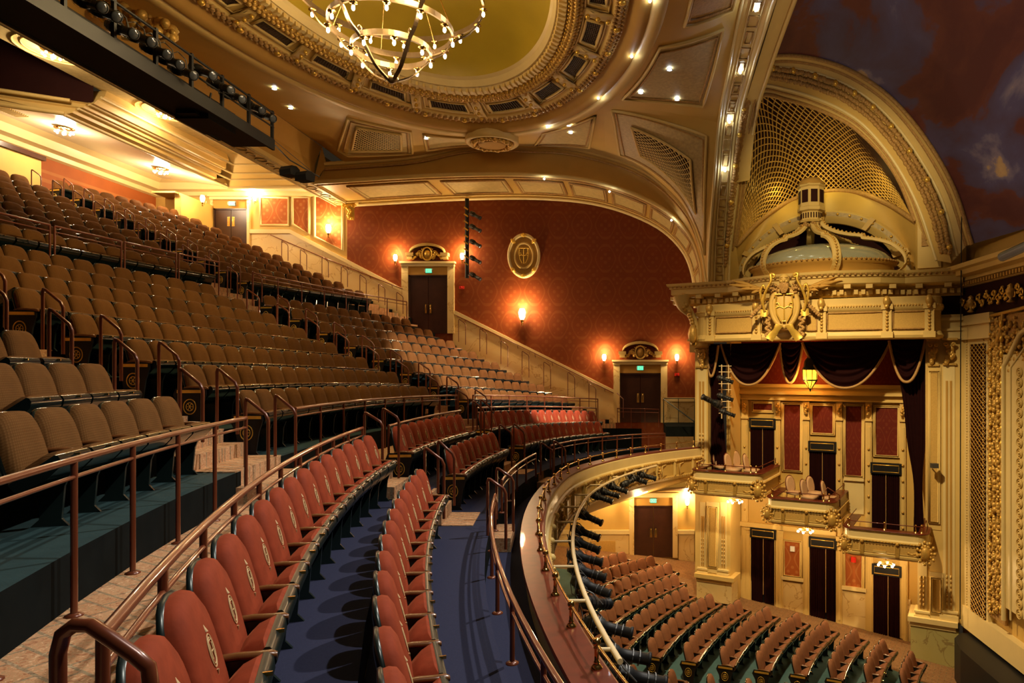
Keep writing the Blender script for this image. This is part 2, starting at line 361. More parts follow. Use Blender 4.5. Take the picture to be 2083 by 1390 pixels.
def seat_mesh(kind, lod=1):
    """parts of one tip-up theatre seat facing +x, floor at z = 0"""
    parts = {}; n = 24 if lod else 10; ol = outline(kind, n)
    th = math.radians(15 if kind != 'red' else 14); ux = Vector((math.cos(th), 0, math.sin(th))); uz = Vector((-math.sin(th), 0, math.cos(th))); uy = Vector((0, 1, 0))
    zc = .70 if kind != 'red' else .70; base = Vector((-.02, 0, zc-.02))
    if kind == 'red': base = Vector((-.01, 0, .68))
    m = MB(); puff(m, ol, [(1, 0), (1, .03), (.955, .062), (.80, .085), (.45, .095)] if lod else [(1, 0), (.95, .06), (.5, .09)], base, ux, uy, uz); parts['back_cushion'] = m
    m = MB(); puff(m, ol, [(1, .004), (1.035, -.006), (1.03, -.022), (.8, -.045), (.3, -.05)] if lod else [(1.02, 0), (.9, -.04)], base, ux, uy, uz); parts['back_shell'] = m
    a = math.radians(50 if kind == 'red' else 37); cx, cz = math.cos(a), math.sin(a)
    kL = .86 if kind == 'red' else .95
    def S(x, y, z): x *= kL; return Vector(((.06 if kind != 'red' else .07)+x*cx-z*cz, y, (.36 if kind == 'red' else .385)+x*sin_(a)+z*cx))
    sin_ = math.sin
    m = MB(); nu, nv = (6, 6) if lod else (2, 2)
    def top(u, v):
        y = (v-.5)*.49; x = .0+u*.37; r = (1-(2*v-1)**6)*(1-(max(0, u-.6)/.4)**4*.6)
        return S(x, y, .035+.06*r)
    m.grid(top, nu, nv)
    m.loft([[S(.37, (j/nv-.5)*.49, .035+.06*(1-(2*j/nv-1)**6)*.4) for j in range(nv+1)], [S(.375, (j/nv-.5)*.49, .02) for j in range(nv+1)]])
    parts['seat_cushion'] = m
    m = MB()
    q = [S(.0, 0, -.05), S(.22, 0, -.08), S(.34, 0, -.06), S(.385, 0, -.02), S(.39, 0, .02), S(.375, 0, .035)]
    for w0, sgn in ((.25, 1),): m.loft([[p+Vector((0, y, 0)) for p in q] for y in (-.25, .25)])
    for y in (-.25, .25): m.add([S(0, y, .04)]+[p+Vector((0, y, 0)) for p in q], [(0, 1, 2, 3, 4, 5, 6)])
    parts['seat_pan'] = m
    m = MB()
    if lod:
        st = [(-.02, .60, .018, .012), (.04, .618, .028, .016), (.13, .620, .030, .016), (.22, .612, .030, .017), (.285, .606, .033, .022), (.31, .600, .022, .014)]
        rings = []
        for x, z, hw, hh in st: rings.append([Vector((x, .277+hw*math.cos(2*PI*k/8), z+hh*math.sin(2*PI*k/8)*(1.3 if k > 4 else 1))) for k in range(8)])
        m.loft(rings, closed=True); m.add(rings[0], [tuple(range(8))]); m.add(rings[-1], [tuple(range(8))[::-1]])
    else: m.box(0, .3, .25, .30, .59, .625)
    parts['armrest'] = m
    m = MB(); m.poly([(-.06, .262, .60), (.26, .262, .598), (.24, .262, .50), (.17, .262, .32), (.15, .262, .06), (.20, .262, 0), (-.06, .262, 0), (0, .262, .06), (-.0, .262, .32), (-.08, .262, .45)], (0, .03, 0)); parts['side_standard'] = m
    return parts, S, (base, ux, uy, uz)
def make_seat(kind, name, mats, first, proto_label, cat='seat'):
    parts, S, B = seat_mesh(kind)
    t = root(name, proto_label, cat); 
    for k, mb in parts.items():
        mm = {'back_cushion': mats[0], 'seat_cushion': mats[0], 'back_shell': mats[1], 'seat_pan': mats[1], 'armrest': M['wood'], 'side_standard': M['iron']}[k]
        mb.build(k, mm, t)
    base, ux, uy, uz = B
    if kind in ('red', 'brown'):
        m = MB(); m.box(-.028, .028, -.006, .006, -.010, .010, Matrix.Translation(S(.392, 0, .0))); m.build('number_plate', M['brass'], t)
    if kind == 'red':        # embroidered oval crest with a crown finial
        m = MB(); c = base+ux*.099+uz*.06
        def cp(y, z): return c+uy*y+uz*z+ux*(-.9*(y*y+(z*.7)**2))
        for a_, b_ in ((.046, .078), (.036, .062)): m.tube([cp(a_*math.cos(2*PI*i/20), b_*math.sin(2*PI*i/20)) for i in range(20)], .0035, 4, True)
        m.tube([cp(-.018, .035), cp(-.018, -.035)], .003, 4); m.tube([cp(.018, .035), cp(.018, -.035)], .003, 4); m.tube([cp(-.018, 0), cp(.018, 0)], .003, 4); m.tube([cp(-.030, .048), cp(.030, .048)], .003, 4)
        m.tube([cp(0, .09), cp(0, .125)], .006, 4, rs=[.010, .002]); m.tube([cp(0, -.09), cp(0, -.12)], .006, 4, rs=[.010, .002])
        m.build('embroidered_crest', M['crest'], t)
    if first:                # near end of a row: its own arm and a cast end panel with a gilt rosette
        m = MB(); m2 = MB(); src = parts['armrest']; m.add([(v[0], -v[1], v[2]) for v in src.v], src.f, True); m.build('armrest', M['wood'], t)
        m = MB(); m.poly([(-.12, -.30, .60), (.29, -.30, .598), (.29, -.30, .50), (.24, -.30, .34), (.20, -.30, .05), (.24, -.30, 0), (-.08, -.30, 0), (-.04, -.30, .05), (-.08, -.30, .34), (-.16, -.30, .50)], (0, .03, 0)); e = m.build('end_panel', M['black'], t)
        m = MB(); m.tube([(.07+.085*math.cos(2*PI*i/18), -.303, .33+.11*math.sin(2*PI*i/18)) for i in range(18)], .008, 5, True); m.tube([(.07+.05*math.cos(2*PI*i/14), -.303, .33+.06*math.sin(2*PI*i/14)) for i in range(14)], .006, 5, True)
        m.box(-.10, .27, -.312, -.30, .53, .575)
        for i in range(6): m.tube([(.07, -.303, .33), (.07+.05*math.cos(i*PI/3), -.303, .33+.06*math.sin(i*PI/3))], .005, 4)
        m.build('gilt_rosette', M['leaf'], e)
    regkids(t); return t
mb_, ms_ = (M['brown'], M['gloss']), None
PRO = {}
for kind, nm_, mats in (('red', 'velvet_chair', (M['velvet'], M['iron'])), ('brown', 'theatre_chair', (M['brown'], M['gloss'])), ('orch', 'stalls_chair', (M['pinkb'], M['gloss']))):
    for first in (0, 1): PRO[kind, first] = [make_seat('red' if kind == 'red' else 'brown', nm_, mats, first, 'x'), False]
def put_seat(kind, first, loc, rz, label, group):
    e = PRO[kind, first]
    if not e[1]:
        e[1] = True; o = e[0]; o.location = (loc[0], loc[1], loc[2]+OFF); o.rotation_euler = (0, 0, rz); o['label'] = label
    else: o = dup(e[0], loc, rz, label)
    o['group'] = group; return o
def arc_seats(Rs, y0, y1, pitch, cx=CX, cy=CY):
    """seat centres along the arc of radius Rs between two depths"""
    a0, a1 = (math.asin((y-cy)/Rs) for y in (y0, y1)); n = max(1, round(Rs*(a1-a0)/pitch)); out = []
    for i in range(n):
        a = a0+(a1-a0)*(i+.5)/n; out.append((cx-Rs*math.cos(a), cy+Rs*math.sin(a), -a))
    return out
def inframe(x, y, z, mx=60):
    p = proj((x, y, z)); return -mx < p[0] < 2083+mx and -60 < p[1] < 1390+70
# --- velvet rows
BLK = ('near', 'middle', 'far')
for Rs, z, secs, rown in ((28.45, RED1, ((1.78, 10.5), (11.72, 16.35), (17.55, 26.1)), 'back'), (27.57, RED2, ((2.45, 9.78), (11.85, 16.0), (17.4, 24.6)), 'front')):
    for b, (y0, y1) in enumerate(secs):
        for i, (x, y, a) in enumerate(arc_seats(Rs, y0, y1, .555 if b != 1 else .53)):
            if proj((x, y, z(y)+1.0))[1] > 1400 or not -60 < proj((x, y, z(y)+1))[0] < 2100: continue
            put_seat('red', i == 0 and b > 0, (x, y, z(y)), a, f'crested red velvet seat, {ordn(i+1)} from the near end of the {BLK[b]} group, {rown} red row', f'red velvet seats in the {BLK[b]} group')
# --- brown rows: the 300 nearest are seats of their own, those further up are one mass
cand = []
for r in range(8):
    for b, (y0, y1) in enumerate(((1.4+.1*r, 8.2), (10.05, 18.75), (20.65, 27.75))):
        for i, (x, y, a) in enumerate(arc_seats(BR(r)+.60, y0, y1, .56)):
            if inframe(x, y, BZ(r)(y)+.7, 40): cand.append((y, x, BZ(r)(y), a, i, b, r))
for k in range(10):
    ya = 20.6+.1*k
    for b, (y0, y1) in enumerate(((9.0, ya), (ya+1.35, 27.7-.02*k))):
        for i, (x, y, a) in enumerate(arc_seats(UR(k)+.56, y0, y1, .56)):
            if inframe(x, y, UZ(k)(y)+.8, 30) and x > -20.0 and not (x < -19.0 and y < 23.1): cand.append((y, x, UZ(k)(y), a, i, b, 8+k))
cand.sort()
for y, x, z, a, i, b, r in cand[:300]:
    put_seat('brown', i == 0, (x, y, z), a, (f'brown moquette seat, {ordn(i+1)} from the near end of the {BLK[b]} block, {ordn(r+1)} row up' if r < 8 else f'brown moquette seat behind the upper rail, {ordn(i+1)} along, {ordn(r-7)} upper row'), 'brown balcony seats')
m = MB(); sp_, _, _ = seat_mesh('brown', 0)
for y, x, z, a, i, b, r in cand[300:]:
    T = Matrix.Translation((x, y, z)) @ Matrix.Rotation(a, 4, 'Z')
    for nm_, q in sp_.items():
        if nm_ == 'side_standard' and r > 10: continue
        m.cur = {'back_cushion': 0, 'seat_cushion': 0, 'back_shell': 1, 'seat_pan': 1, 'armrest': 1, 'side_standard': 1}[nm_]
        m.add([T @ Vector(v) for v in q.v], q.f, nm_ == 'back_cushion')
m.cur = 0
m.build('far_balcony_seats', [M['brownf'], M['gloss']], label='massed dark brown seats climbing to the back wall and far side', cat='seats', group='brown balcony seats', kind='stuff')

# ------------------------------------------------------------------ rails
def guard(label, R, y0, y1, top, base, spacing=1.0, mid=.115, ends=(1, 1), Rf=None, mat=None, group='curved guard rails'):
    mat = mat or M['rail']; n = max(2, int((y1-y0)/.5)); ys = [y0+(y1-y0)*i/n for i in range(n+1)]; rf = Rf or (lambda y: R)
    t = root('guard_rail', label, 'railing', tuple(P(rf(y0), y0, base(y0))), group)
    m = MB(); m.tube([P(rf(y), y, top(y)-.024) for y in ys], .024, 8); m.build('top_rail', mat, t)
    m = MB(); m.tube([P(rf(y), y, top(y)-.024-mid) for y in ys], .015, 6); m.build('lower_rail', mat, t)
    k = max(1, round((y1-y0)/spacing))
    for i in range(k+1):
        y = y0+(y1-y0)*i/k; p = P(rf(y), y, 0)
        m = MB(); m.tube([(p.x, p.y, base(y)), (p.x, p.y, top(y)-.02)], .021, 8); ps = m.build('post', mat, t)
        if y < 13: m = MB(); m.lathe([(.055, 0), (.055, .008), (.03, .02), (.022, .022)], (p.x, p.y, base(y)), 12); m.build('flange', mat, ps)
top_hi = lambda y: AISLE(y)+1.07+.25*dip(y)
guard('tall copper guard rail on the carpet in front of the nearest brown seats', 29.58, 2.7, 8.42, top_hi, AISLE)
guard('copper guard rail in front of the middle block of brown seats', 29.62, 10.35, 19.0, top_hi, AISLE, 1.1)
guard('copper guard rail in front of the far block of brown seats', 29.6, 20.0, 28.5, lambda y: AISLE(y)+1.07+.2*dip(y), AISLE, 1.3)
lo_ = lambda y: -.87-dip(y)
guard('low copper rail behind the nearest red seats', 28.58, 2.3, 10.2, lo_, AISLE, .78)
guard('low copper rail behind the middle group of red seats', 28.58, 11.75, 16.5, lambda y: -.97-.4*dip(y), AISLE, 1.1)
guard('low copper rail behind the far group of red seats', 28.58, 17.7, 26.4, lo_, AISLE, 1.2)
guard('copper rail with a wooden grip along the front walkway, near part', 26.64, 2.2, 10.3, lambda y: RED2(y)+.56, RED2, 1.13)
guard('copper rail along the front walkway, middle part', 26.64, 11.6, 15.9, lambda y: RED2(y)+.56, RED2, 1.13)
guard('copper rail along the front walkway, far part', 26.64, 17.4, 25.2, lambda y: RED2(y)+.62, RED2, 1.0, Rf=lambda y: 26.64-.9*(max(0, y-17)/8.2)**1.6)
for i, (y0, y1) in enumerate(((13.2, 15.0), (15.12, 16.95), (17.05, 18.7), (18.8, 20.25))):
    guard(f'separate copper rail panel before the upper seats, {ordn(i+1)} from the picture edge', 37.05, y0, y1, lambda y: UZ(0)(y)+1.0, XAISLE, 5, mid=.13)
guard('long copper rail before the far upper seats ending at the exit door', 37.05, 21.6, 29.0, lambda y: UZ(0)(y)+.98-.35*dip(y), XAISLE, 1.05, mid=.13)

def loop(a, b, zb, zb2, label, r=.022, group='aisle handrails', n=8):
    """inverted U handrail: post, bend, sloping grip, bend, post"""
    a, b = Vector(a), Vector(b); d = (b-a); e = Vector((d.x, d.y, 0)).normalized()*.05
    pts = [(a.x, a.y, zb), (a.x, a.y, a.z-.06), tuple(a+e*.3+Vector((0, 0, -.015))), tuple(a+d*.12), tuple(b-d*.12), tuple(b+Vector((0, 0, -.05))), (b.x, b.y, b.z-.12), (b.x, b.y, zb2)]
    m = MB(); m.tube(pts, r, n); return m.build('aisle_handrail', M['rail'], label=label, cat='handrail', group=group)
for r in range(8):
    for y, R, s in ((8.75, BR(r)+.03, 'near'), (9.8, BR(r)+.03, 'far')):
        a = P(R, y, BZ(r)(y)+.9); b = a+Vector((.29, 0, -.24))
        if inframe(*a): loop(a, b, BZ(r)(y), a.z-.95, f'copper handrail beside {ordn(r+1)} row, {s} side of the nearer brown aisle')
    for y, s in ((19.15, 'near'), (20.4, 'far')):
        a = P(BR(r)+.03, y, BZ(r)(y)+.9); loop(a, a+Vector((.34, 0, -.24)), BZ(r)(y), a.z-1.0, f'copper handrail beside {ordn(r+1)} row, {s} side of the farther brown aisle')
for k in range(10):
    ya = 20.6+.1*k
    for y, s in ((ya+.15, 'near'), (ya+1.15, 'far')):
        a = P(UR(k)+.03, y, UZ(k)(y)+.92); loop(a, a+Vector((.30, 0, -.22)), UZ(k)(y), a.z-.98, f'slim copper handrail, {s} side of the upper aisle, {ordn(k+1)} upper row', .018, n=6)
for (pa, pb, Y, zz, lab) in (((741, 838), (778, 861), 10.65, AISLE, 'near copper handrail at the head of the stairs behind the red seats'), ((778, 830), (811, 851), 11.5, AISLE, 'far copper handrail at the head of the stairs behind the red seats'),
        ((864, 910), (903, 939), 10.2, RED1, 'near handrail between the two red rows on the near stairs'), ((891, 896), (924, 927), 11.2, RED1, 'far handrail between the two red rows on the near stairs'),
        ((992, 972), (1029, 998), 10.0, RED2, 'near handrail leading down to the front walkway'), ((1010, 951), (1044, 974), 11.1, RED2, 'far handrail leading down to the front walkway'),
        ((962, 815), (985, 836), 16.4, AISLE, 'copper handrail at the head of the far stairs behind the red seats'), ((978, 812), (1000, 832), 17.3, AISLE, 'copper handrail at the far side of the head of the far stairs'),
        ((1016, 863), (1041, 882), 16.2, RED1, 'near handrail between the red rows on the far stairs'), ((1045, 861), (1067, 881), 17.2, RED1, 'far handrail between the red rows on the far stairs'),
        ((1100, 900), (1125, 918), 16.2, RED2, 'near handrail leading down to the ledge from the far stairs'), ((1127, 896), (1150, 914), 17.2, RED2, 'far handrail leading down to the ledge from the far stairs')):
    a, b = W(*pa, Y), W(*pb, Y); loop(a, b, zz(Y)-.0, min(zz(Y)-.2, b.z-.7), lab)
a, b = W(150, 1268, 1.95), W(305, 1345, 1.95)
m = MB(); m.tube([W(120, 1390, 1.95)+Vector((0, 0, -.9)), W(118, 1330, 1.95), W(128, 1290, 1.95), W(152, 1272, 1.95), W(185, 1273, 1.95), W(225, 1300, 1.95), W(275, 1335, 1.95), W(302, 1358, 1.95), W(306, 1390, 1.95), W(306, 1390, 1.95)+Vector((0, 0, -.9))], .021, 12)
m.build('aisle_handrail', M['rail'], label='thick dark handrail hoop in the near corner beside the first red seat', cat='handrail')

# ------------------------------------------------------------------ balcony front: mahogany ledge, brass posts, carved fascia
def RL(y): return 25.9-1.4*(max(0, y-16)/8.3)**1.5
def ZL(y): return -2.45-.75*dip(y)
ysl = [-1.2+26.6*i/60 for i in range(61)]
def sweepL(m, prof, ys=ysl, smooth=False): m.loft([[P(RL(y)+dr, y, ZL(y)+dz) for y in ys] for dr, dz in prof], smooth=smooth); return m
front = root('balcony_parapet', 'curved balcony front with mahogany ledge and carved cream fascia', 'balcony front', tuple(P(25.9, 14, -3.6)))
sweepL(MB(), [(.36, -.05), (.37, -.02), (.36, 0), (.02, 0), (0, -.012), (-.01, -.035), (0, -.05)]).build('ledge', M['mahog'], front)
sweepL(MB(), [(.36, -.05), (.30, -.05), (.30, -.45)]).build('inner_face', M['pale'], front)
sweepL(MB(), [(.0, -.05), (-.015, -.07), (-.015, -.30), (-.05, -.33)]).build('cream_band', M['pale'], front)
sweepL(MB(), [(-.05, -.33), (-.09, -.35), (-.09, -.40), (-.04, -.42), (-.04, -.86), (-.10, -.90), (-.08, -.98), (.05, -1.06), (.3, -1.1)]).build('fascia', M['plaster'], front)
m = MB()
for i in range(int(26/.13)):
    y = -.5+i*.13
    if y < 25.2 and y > 3: m.ball(P(RL(y)-.085, y, ZL(y)-.375), .028, 6, 4)
for y in [4+i*.115 for i in range(184)]: m.box(-.012, .012, -.03, .03, -.02, .02, Matrix.Translation(P(RL(y)-.1, y, ZL(y)-.90)))
m.build('bead_moulding', M['carved'], front, kind='stuff')
for i in range(22):
    y = 4.2+i*1.0
    if y > 25: break
    a = -math.asin((y-CY)/RL(y)); T = Matrix.Translation(P(RL(y)-.06, y, ZL(y)-.64)) @ Matrix.Rotation(a, 4, 'Z')
    m = MB(); m.box(-.02, .03, -.07, .07, -.24, .24, T); m.box(.03, .05, -.04, .04, -.2, .2, T); m.ball(T @ Vector((.04, 0, .27)), .06, 8, 5); m.build('pilaster_strip', M['cream'], front)
    for s in (-1, 1):
        pass
    m = MB(); q = [(.02, .14, -.17), (.02, .86, -.17), (.02, .86, .17), (.02, .14, .17)]
    T2 = Matrix.Translation(P(RL(y+.5)-.04, y+.5, ZL(y+.5)-.64)) @ Matrix.Rotation(-math.asin((y+.5-CY)/RL(y+.5)), 4, 'Z')
    m.tube([T2 @ Vector((.01, p[1]-.5, p[2])) for p in q], .016, 4, True); m.build('panel_moulding', M['cream'], front)
    if i % 4 == 2:
        m = MB(); 
        for j in range(9): m.ball(T @ Vector((.07, .07*math.cos(j*.7), .13*math.sin(j*.7))), .035, 6, 4)
        m.ball(T @ Vector((.09, 0, 0)), .06, 8, 6, (1, 1, 1.5)); m.build('carved_cartouche', M['gold'], front)
# brass stanchions with ball tops, and the rail they carry
br = root('brass_rail', 'polished brass ball-topped rail on the mahogany ledge', 'railing', tuple(P(25.95, 14, -2.45)))
ys = [2.0+i*.9 for i in range(26)]
m = MB(); m.tube([P(RL(y)+.10, y, ZL(y)+.20) for y in [1.5+i*.4 for i in range(59)]], .0125, 8); m.build('hand_rail', M['brass'], br)
for y in ys:
    c = P(RL(y)+.10, y, ZL(y)); m = MB()
    m.lathe([(.05, 0), (.05, .012), (.035, .03), (.022, .045), (.028, .055), (.019, .065), (.019, .16), (.026, .165), (.026, .175), (.018, .185)], c, 12); m.ball(c+Vector((0, 0, .215)), .036, 12, 8); m.build('stanchion', M['brass'], br)
# hanging lighting pipe outside the front with its spotlights
pts = [(6.2, -.02)]
pr = root('lighting_pipe', 'cream lighting pipe hung outside the balcony front', 'pipe', tuple(P(25.5, 7, -2.95)))
yp = [6.9+i*.5 for i in range(31)]
m = MB(); m.tube([P(25.45-.9*(max(0, y-16)/8)**1.5, y, -2.95-.5*dip(y)) for y in yp], .032, 10); m.build('pipe', M['pipe'], pr)
for y in [7.2+i*1.5 for i in range(10)]:
    R_ = 25.45-.9*(max(0, y-16)/8)**1.5; a = P(R_, y, -2.95-.5*dip(y)); b = P(RL(y)-.02, y, a.z); m = MB(); m.tube([a, b], .022, 6); m.build('bracket', M['pipe'], pr)
def spotlight(c, d, s=1., label='', group=None, yoke=None, cat='spotlight'):
    """ellipsoidal theatre lantern at c pointing along d"""
    c = Vector(c); d = Vector(d).normalized(); t = root('stage_spotlight', label, cat, tuple(c), group)
    m = MB(); m.lathe([(0, -.30*s), (.055*s, -.30*s), (.085*s, -.26*s), (.10*s, -.16*s), (.10*s, -.05*s), (.075*s, -.02*s), (.068*s, .06*s), (.068*s, .30*s), (.085*s, .31*s), (.085*s, .34*s), (.07*s, .345*s)], c, 12, d); m.build('lamp_body', M['black'], t)
    m = MB()
    for q in (-.22, -.19, -.13, -.10, .12, .2): m.lathe([(.09*s if q > 0 else .112*s, q*s), (.09*s if q > 0 else .112*s, (q+.012)*s)], c, 12, d, False)
    m.build('cooling_fins', M['steel'], t, kind='stuff')
    m = MB(); m.lathe([(.07*s, .335*s), (.04*s, .35*s), (0, .352*s)], c, 12, d); m.build('lens', M['lens'], t)
    if yoke is not None:
        yk = Vector(yoke); u = d.cross(Vector((0, 0, 1))).normalized()*.12*s
        m = MB(); m.tube([c+u, c+u+(yk-c)*.75, yk, c-u+(yk-c)*.75, c-u], .011, 5); m.build('yoke', M['steel'], t)
    return t
k = 0
for y, aim in [(7.0, (1, .1, -.25)), (7.55, (1, .05, -.2)), (8.35, (1, -.1, -.22)), (9.2, (.5, .8, -.3)), (9.9, (1, -.3, -.3)), (10.6, (1, -.2, -.25)), (11.4, (1, -.2, -.2)), (12.3, (1, -.3, -.3)), (13.2, (1, -.3, -.3)), (14.6, (1, -.4, -.35)), (17.0, (1, -.25, -.3)), (17.7, (1, -.2, -.25)), (18.5, (1, -.2, -.3)), (19.6, (.9, .3, .4)), (20.2, (1, -.2, -.3)), (20.9, (1, .1, -.3))]:
    k += 1; R_ = 25.45-.9*(max(0, y-16)/8)**1.5; a = P(R_, y, -2.95-.5*dip(y))
    c = a+Vector((.18, 0, -.20)) if y < 16 else a+Vector((.1, 0, -.2))
    spotlight(c, aim, .95, f'black stage spotlight, {ordn(k)} along the cream pipe from the near end', 'spotlights on the balcony pipe', yoke=a)
m = MB()
for j in range(26):
    y = 7.2+j*.55; R_ = 25.5-.9*(max(0, y-16)/8)**1.5; a = P(R_, y, -2.95-.5*dip(y)); b = P(R_, y+.7, -2.97-.5*dip(y))
    m.tube([a+(b-a)*t_+Vector((random.uniform(-.05, .05), 0, -.28*math.sin(PI*t_)+random.uniform(-.04, .04))) for t_ in (0, .2, .4, .6, .8, 1)], .008, 4)
m.build('cable', M['black'], label='black cables looped along the cream lighting pipe', cat='cable')
# ================================================================== SHELL
DW = 29.5
def struct(mb, name, mat): return mb.build(name, mat, kind='structure')
def FWp(px, py, d=0): return W(px, py, DW-d)
def rect_frame(m, x0, x1, z0, z1, w, d, T, inner=True):
    """mitred picture-frame moulding in the local x-z plane, d deep towards -y"""
    for a, b, c, e in ((x0, x1, z0, z0+w), (x0, x1, z1-w, z1), (x0, x0+w, z0+w, z1-w), (x1-w, x1, z0+w, z1-w)):
        m.box(a, b, -d, 0, c, e, T)
TI = Matrix.Identity(4)
def slabpx(m, pts, d0, d1):
    """polygon given in photo pixels on the far side wall, standing from d0 to d1 in front of it"""
    k = (DW-d0)/DW
    P_ = [FWp(x, y) for x, y in pts]; P_ = [Vector((p.x, DW-d0, p.z)) for p in P_]; m.poly(P_, (0, -(d1-d0), 0)); return m
fx = lambda px: (px-PX)*DW/FX
fz = lambda py: (PY-py)*DW/FX
# far side wall: damask from the bracket to the box side
m = MB(); m.poly([(fx(706), DW, -4.6), (2.75, DW, -4.6), (2.75, DW, 8.2), (fx(706), DW, 8.2)]); struct(m, 'wall_far', M['damask'])
m = MB(); m.poly([(-22, DW, -5), (fx(706), DW, -5), (fx(706), DW, 8.8), (-22, DW, 8.8)]); struct(m, 'wall_far', M['plaster'])
m = MB(); m.poly([(-12, DW+.01, -9.6), (9, DW+.01, -9.6), (9, DW+.01, -4.55), (-12, DW+.01, -4.55)]); struct(m, 'wall_far', M['plaster'])
# raked marble dado, two lengths, each with its cream cap and wall rail
def dado(pts, cap, lab):
    m = slabpx(MB(), pts, 0, .06); struct(m, 'baseboard_far', M['marble'])
    m = MB()
    for (xa, ya), (xb, yb) in zip(cap, cap[1:]): m.poly([FWp(xa, ya), FWp(xb, yb), FWp(xb, yb+8), FWp(xa, ya+8)], (0, -.14, 0))
    struct(m, 'trim_1', M['pale'])
dado([(506, 471), (592, 470), (819, 588), (819, 720), (506, 720)], [(506, 468), (592, 468), (821, 588)], '')
dado([(922, 632), (1252, 797), (1252, 905), (922, 780)], [(922, 630), (1252, 795)], '')
dado([(1354, 812), (1412, 812), (1412, 930), (1354, 930)], [(1354, 809), (1414, 809)], '')
m = MB(); slabpx(m, [(1380, 1085), (1412, 1085), (1412, 1160), (1380, 1160)], 0, .05); struct(m, 'baseboard_far', M['marble'])
m = MB(); slabpx(m, [(1100, 1078), (1290, 1078), (1290, 1086), (1100, 1086)], 0, .12); slabpx(m, [(1368, 1078), (1412, 1078), (1412, 1086), (1368, 1086)], 0, .12); struct(m, 'trim_1', M['pale'])
m = MB(); slabpx(m, [(1100, 1086), (1279, 1086), (1279, 1150), (1100, 1150)], 0, .05); struct(m, 'baseboard_far', M['marble'])
for x0, x1 in ((1130, 1185), (1200, 1252)):
    m = MB(); slabpx(m, [(x0, 1100), (x1, 1100), (x1, 1135), (x0, 1135)], .06, .09); struct(m, 'trim_1', M['tan'])
for i, (pts) in enumerate([[(550, 478), (655, 523), (819, 588)], [(928, 642), (1045, 698), (1160, 755), (1248, 800)]]):
    m = MB(); m.tube([FWp(x, y, .22) for x, y in pts], .022, 6)
    for j in range(9 if i else 6):
        t_ = (j+.5)/(9 if i else 6); a, b = FWp(*pts[0], .22), FWp(*pts[-1], .22); p = a+(b-a)*t_; m.tube([p, p+Vector((0, .1, -.12)), p+Vector((0, .17, -.1))], .012, 5)
    m.build('wall_handrail', M['rail'], label=('bronze handrail fixed to the upper raked marble dado', 'bronze handrail fixed to the lower raked marble dado')[i], cat='handrail')
wl = [(573, 489), (611, 507), (655, 522), (694, 541), (732, 558), (770, 577), (807, 594)]
for i, (x, y) in enumerate(wl): loop(FWp(x, y, .75), FWp(x+13, y+10, .75), FWp(x, y+30)[2]-.25, FWp(x, y+38)[2]-.2, f'thin bronze hoop rail before the upper dado, {ordn(i+1)} from the back', .016, 'hoop rails along the dado', 6)
wl = [(933, 649), (976, 668), (1019, 693), (1062, 714), (1106, 736), (1155, 757), (1198, 780)]
for i, (x, y) in enumerate(wl): loop(FWp(x, y, .75), FWp(x+14, y+10, .75), FWp(x, y+34)[2]-.3, FWp(x, y+42)[2]-.25, f'thin bronze hoop rail before the lower dado, {ordn(i+1)} from the upper door', .016, 'hoop rails along the dado', 6)
# panelled wall under the rear ceiling
for i, pts in enumerate([[(530, 402), (587, 402), (587, 458), (530, 458)], [(595, 402), (629, 402), (629, 476), (595, 456)], [(640, 398), (697, 398), (697, 509), (640, 482)]]):
    m = slabpx(MB(), pts, 0, .02); struct(m, 'trim_2', M['damaskp'])
    m = MB(); m.tube([FWp(x, y, .03) for x, y in pts], .065, 4, True); struct(m, 'trim_2', M['pale'])
# exit doors in marble frames with carved pediments
def text_sign(px, py, Y, w_, h_, txt, label, face, ink, name='exit_sign', cat='sign', rot=0):
    c = W(px, py, Y); t = root(name, label, cat, tuple(c))
    m = MB(); m.box(-w_/2-.02, w_/2+.02, 0, .06, -h_/2-.02, h_/2+.02, Matrix.Translation(c)); m.build('housing', M['steel'], t)
    m = MB(); m.box(-w_/2, w_/2, -.012, 0, -h_/2, h_/2, Matrix.Translation(c)); m.build('face', face, t)
    cu = bpy.data.curves.new('lettering', 'FONT'); cu.body = txt; cu.size = h_*1.05; cu.align_x = 'CENTER'; cu.align_y = 'CENTER'; cu.extrude = .004
    o = bpy.data.objects.new('lettering', cu); C.objects.link(o); cu.materials.append(ink); o.parent = t; o.location = (0, -.018, 0); o.rotation_euler = (PI/2, 0, 0)
    me = bpy.data.meshes.new_from_object(o); n_ = bpy.data.objects.new('lettering', me); C.objects.link(n_); n_.parent = t; n_.location = o.location; n_.rotation_euler = o.rotation_euler; bpy.data.objects.remove(o)
    return t
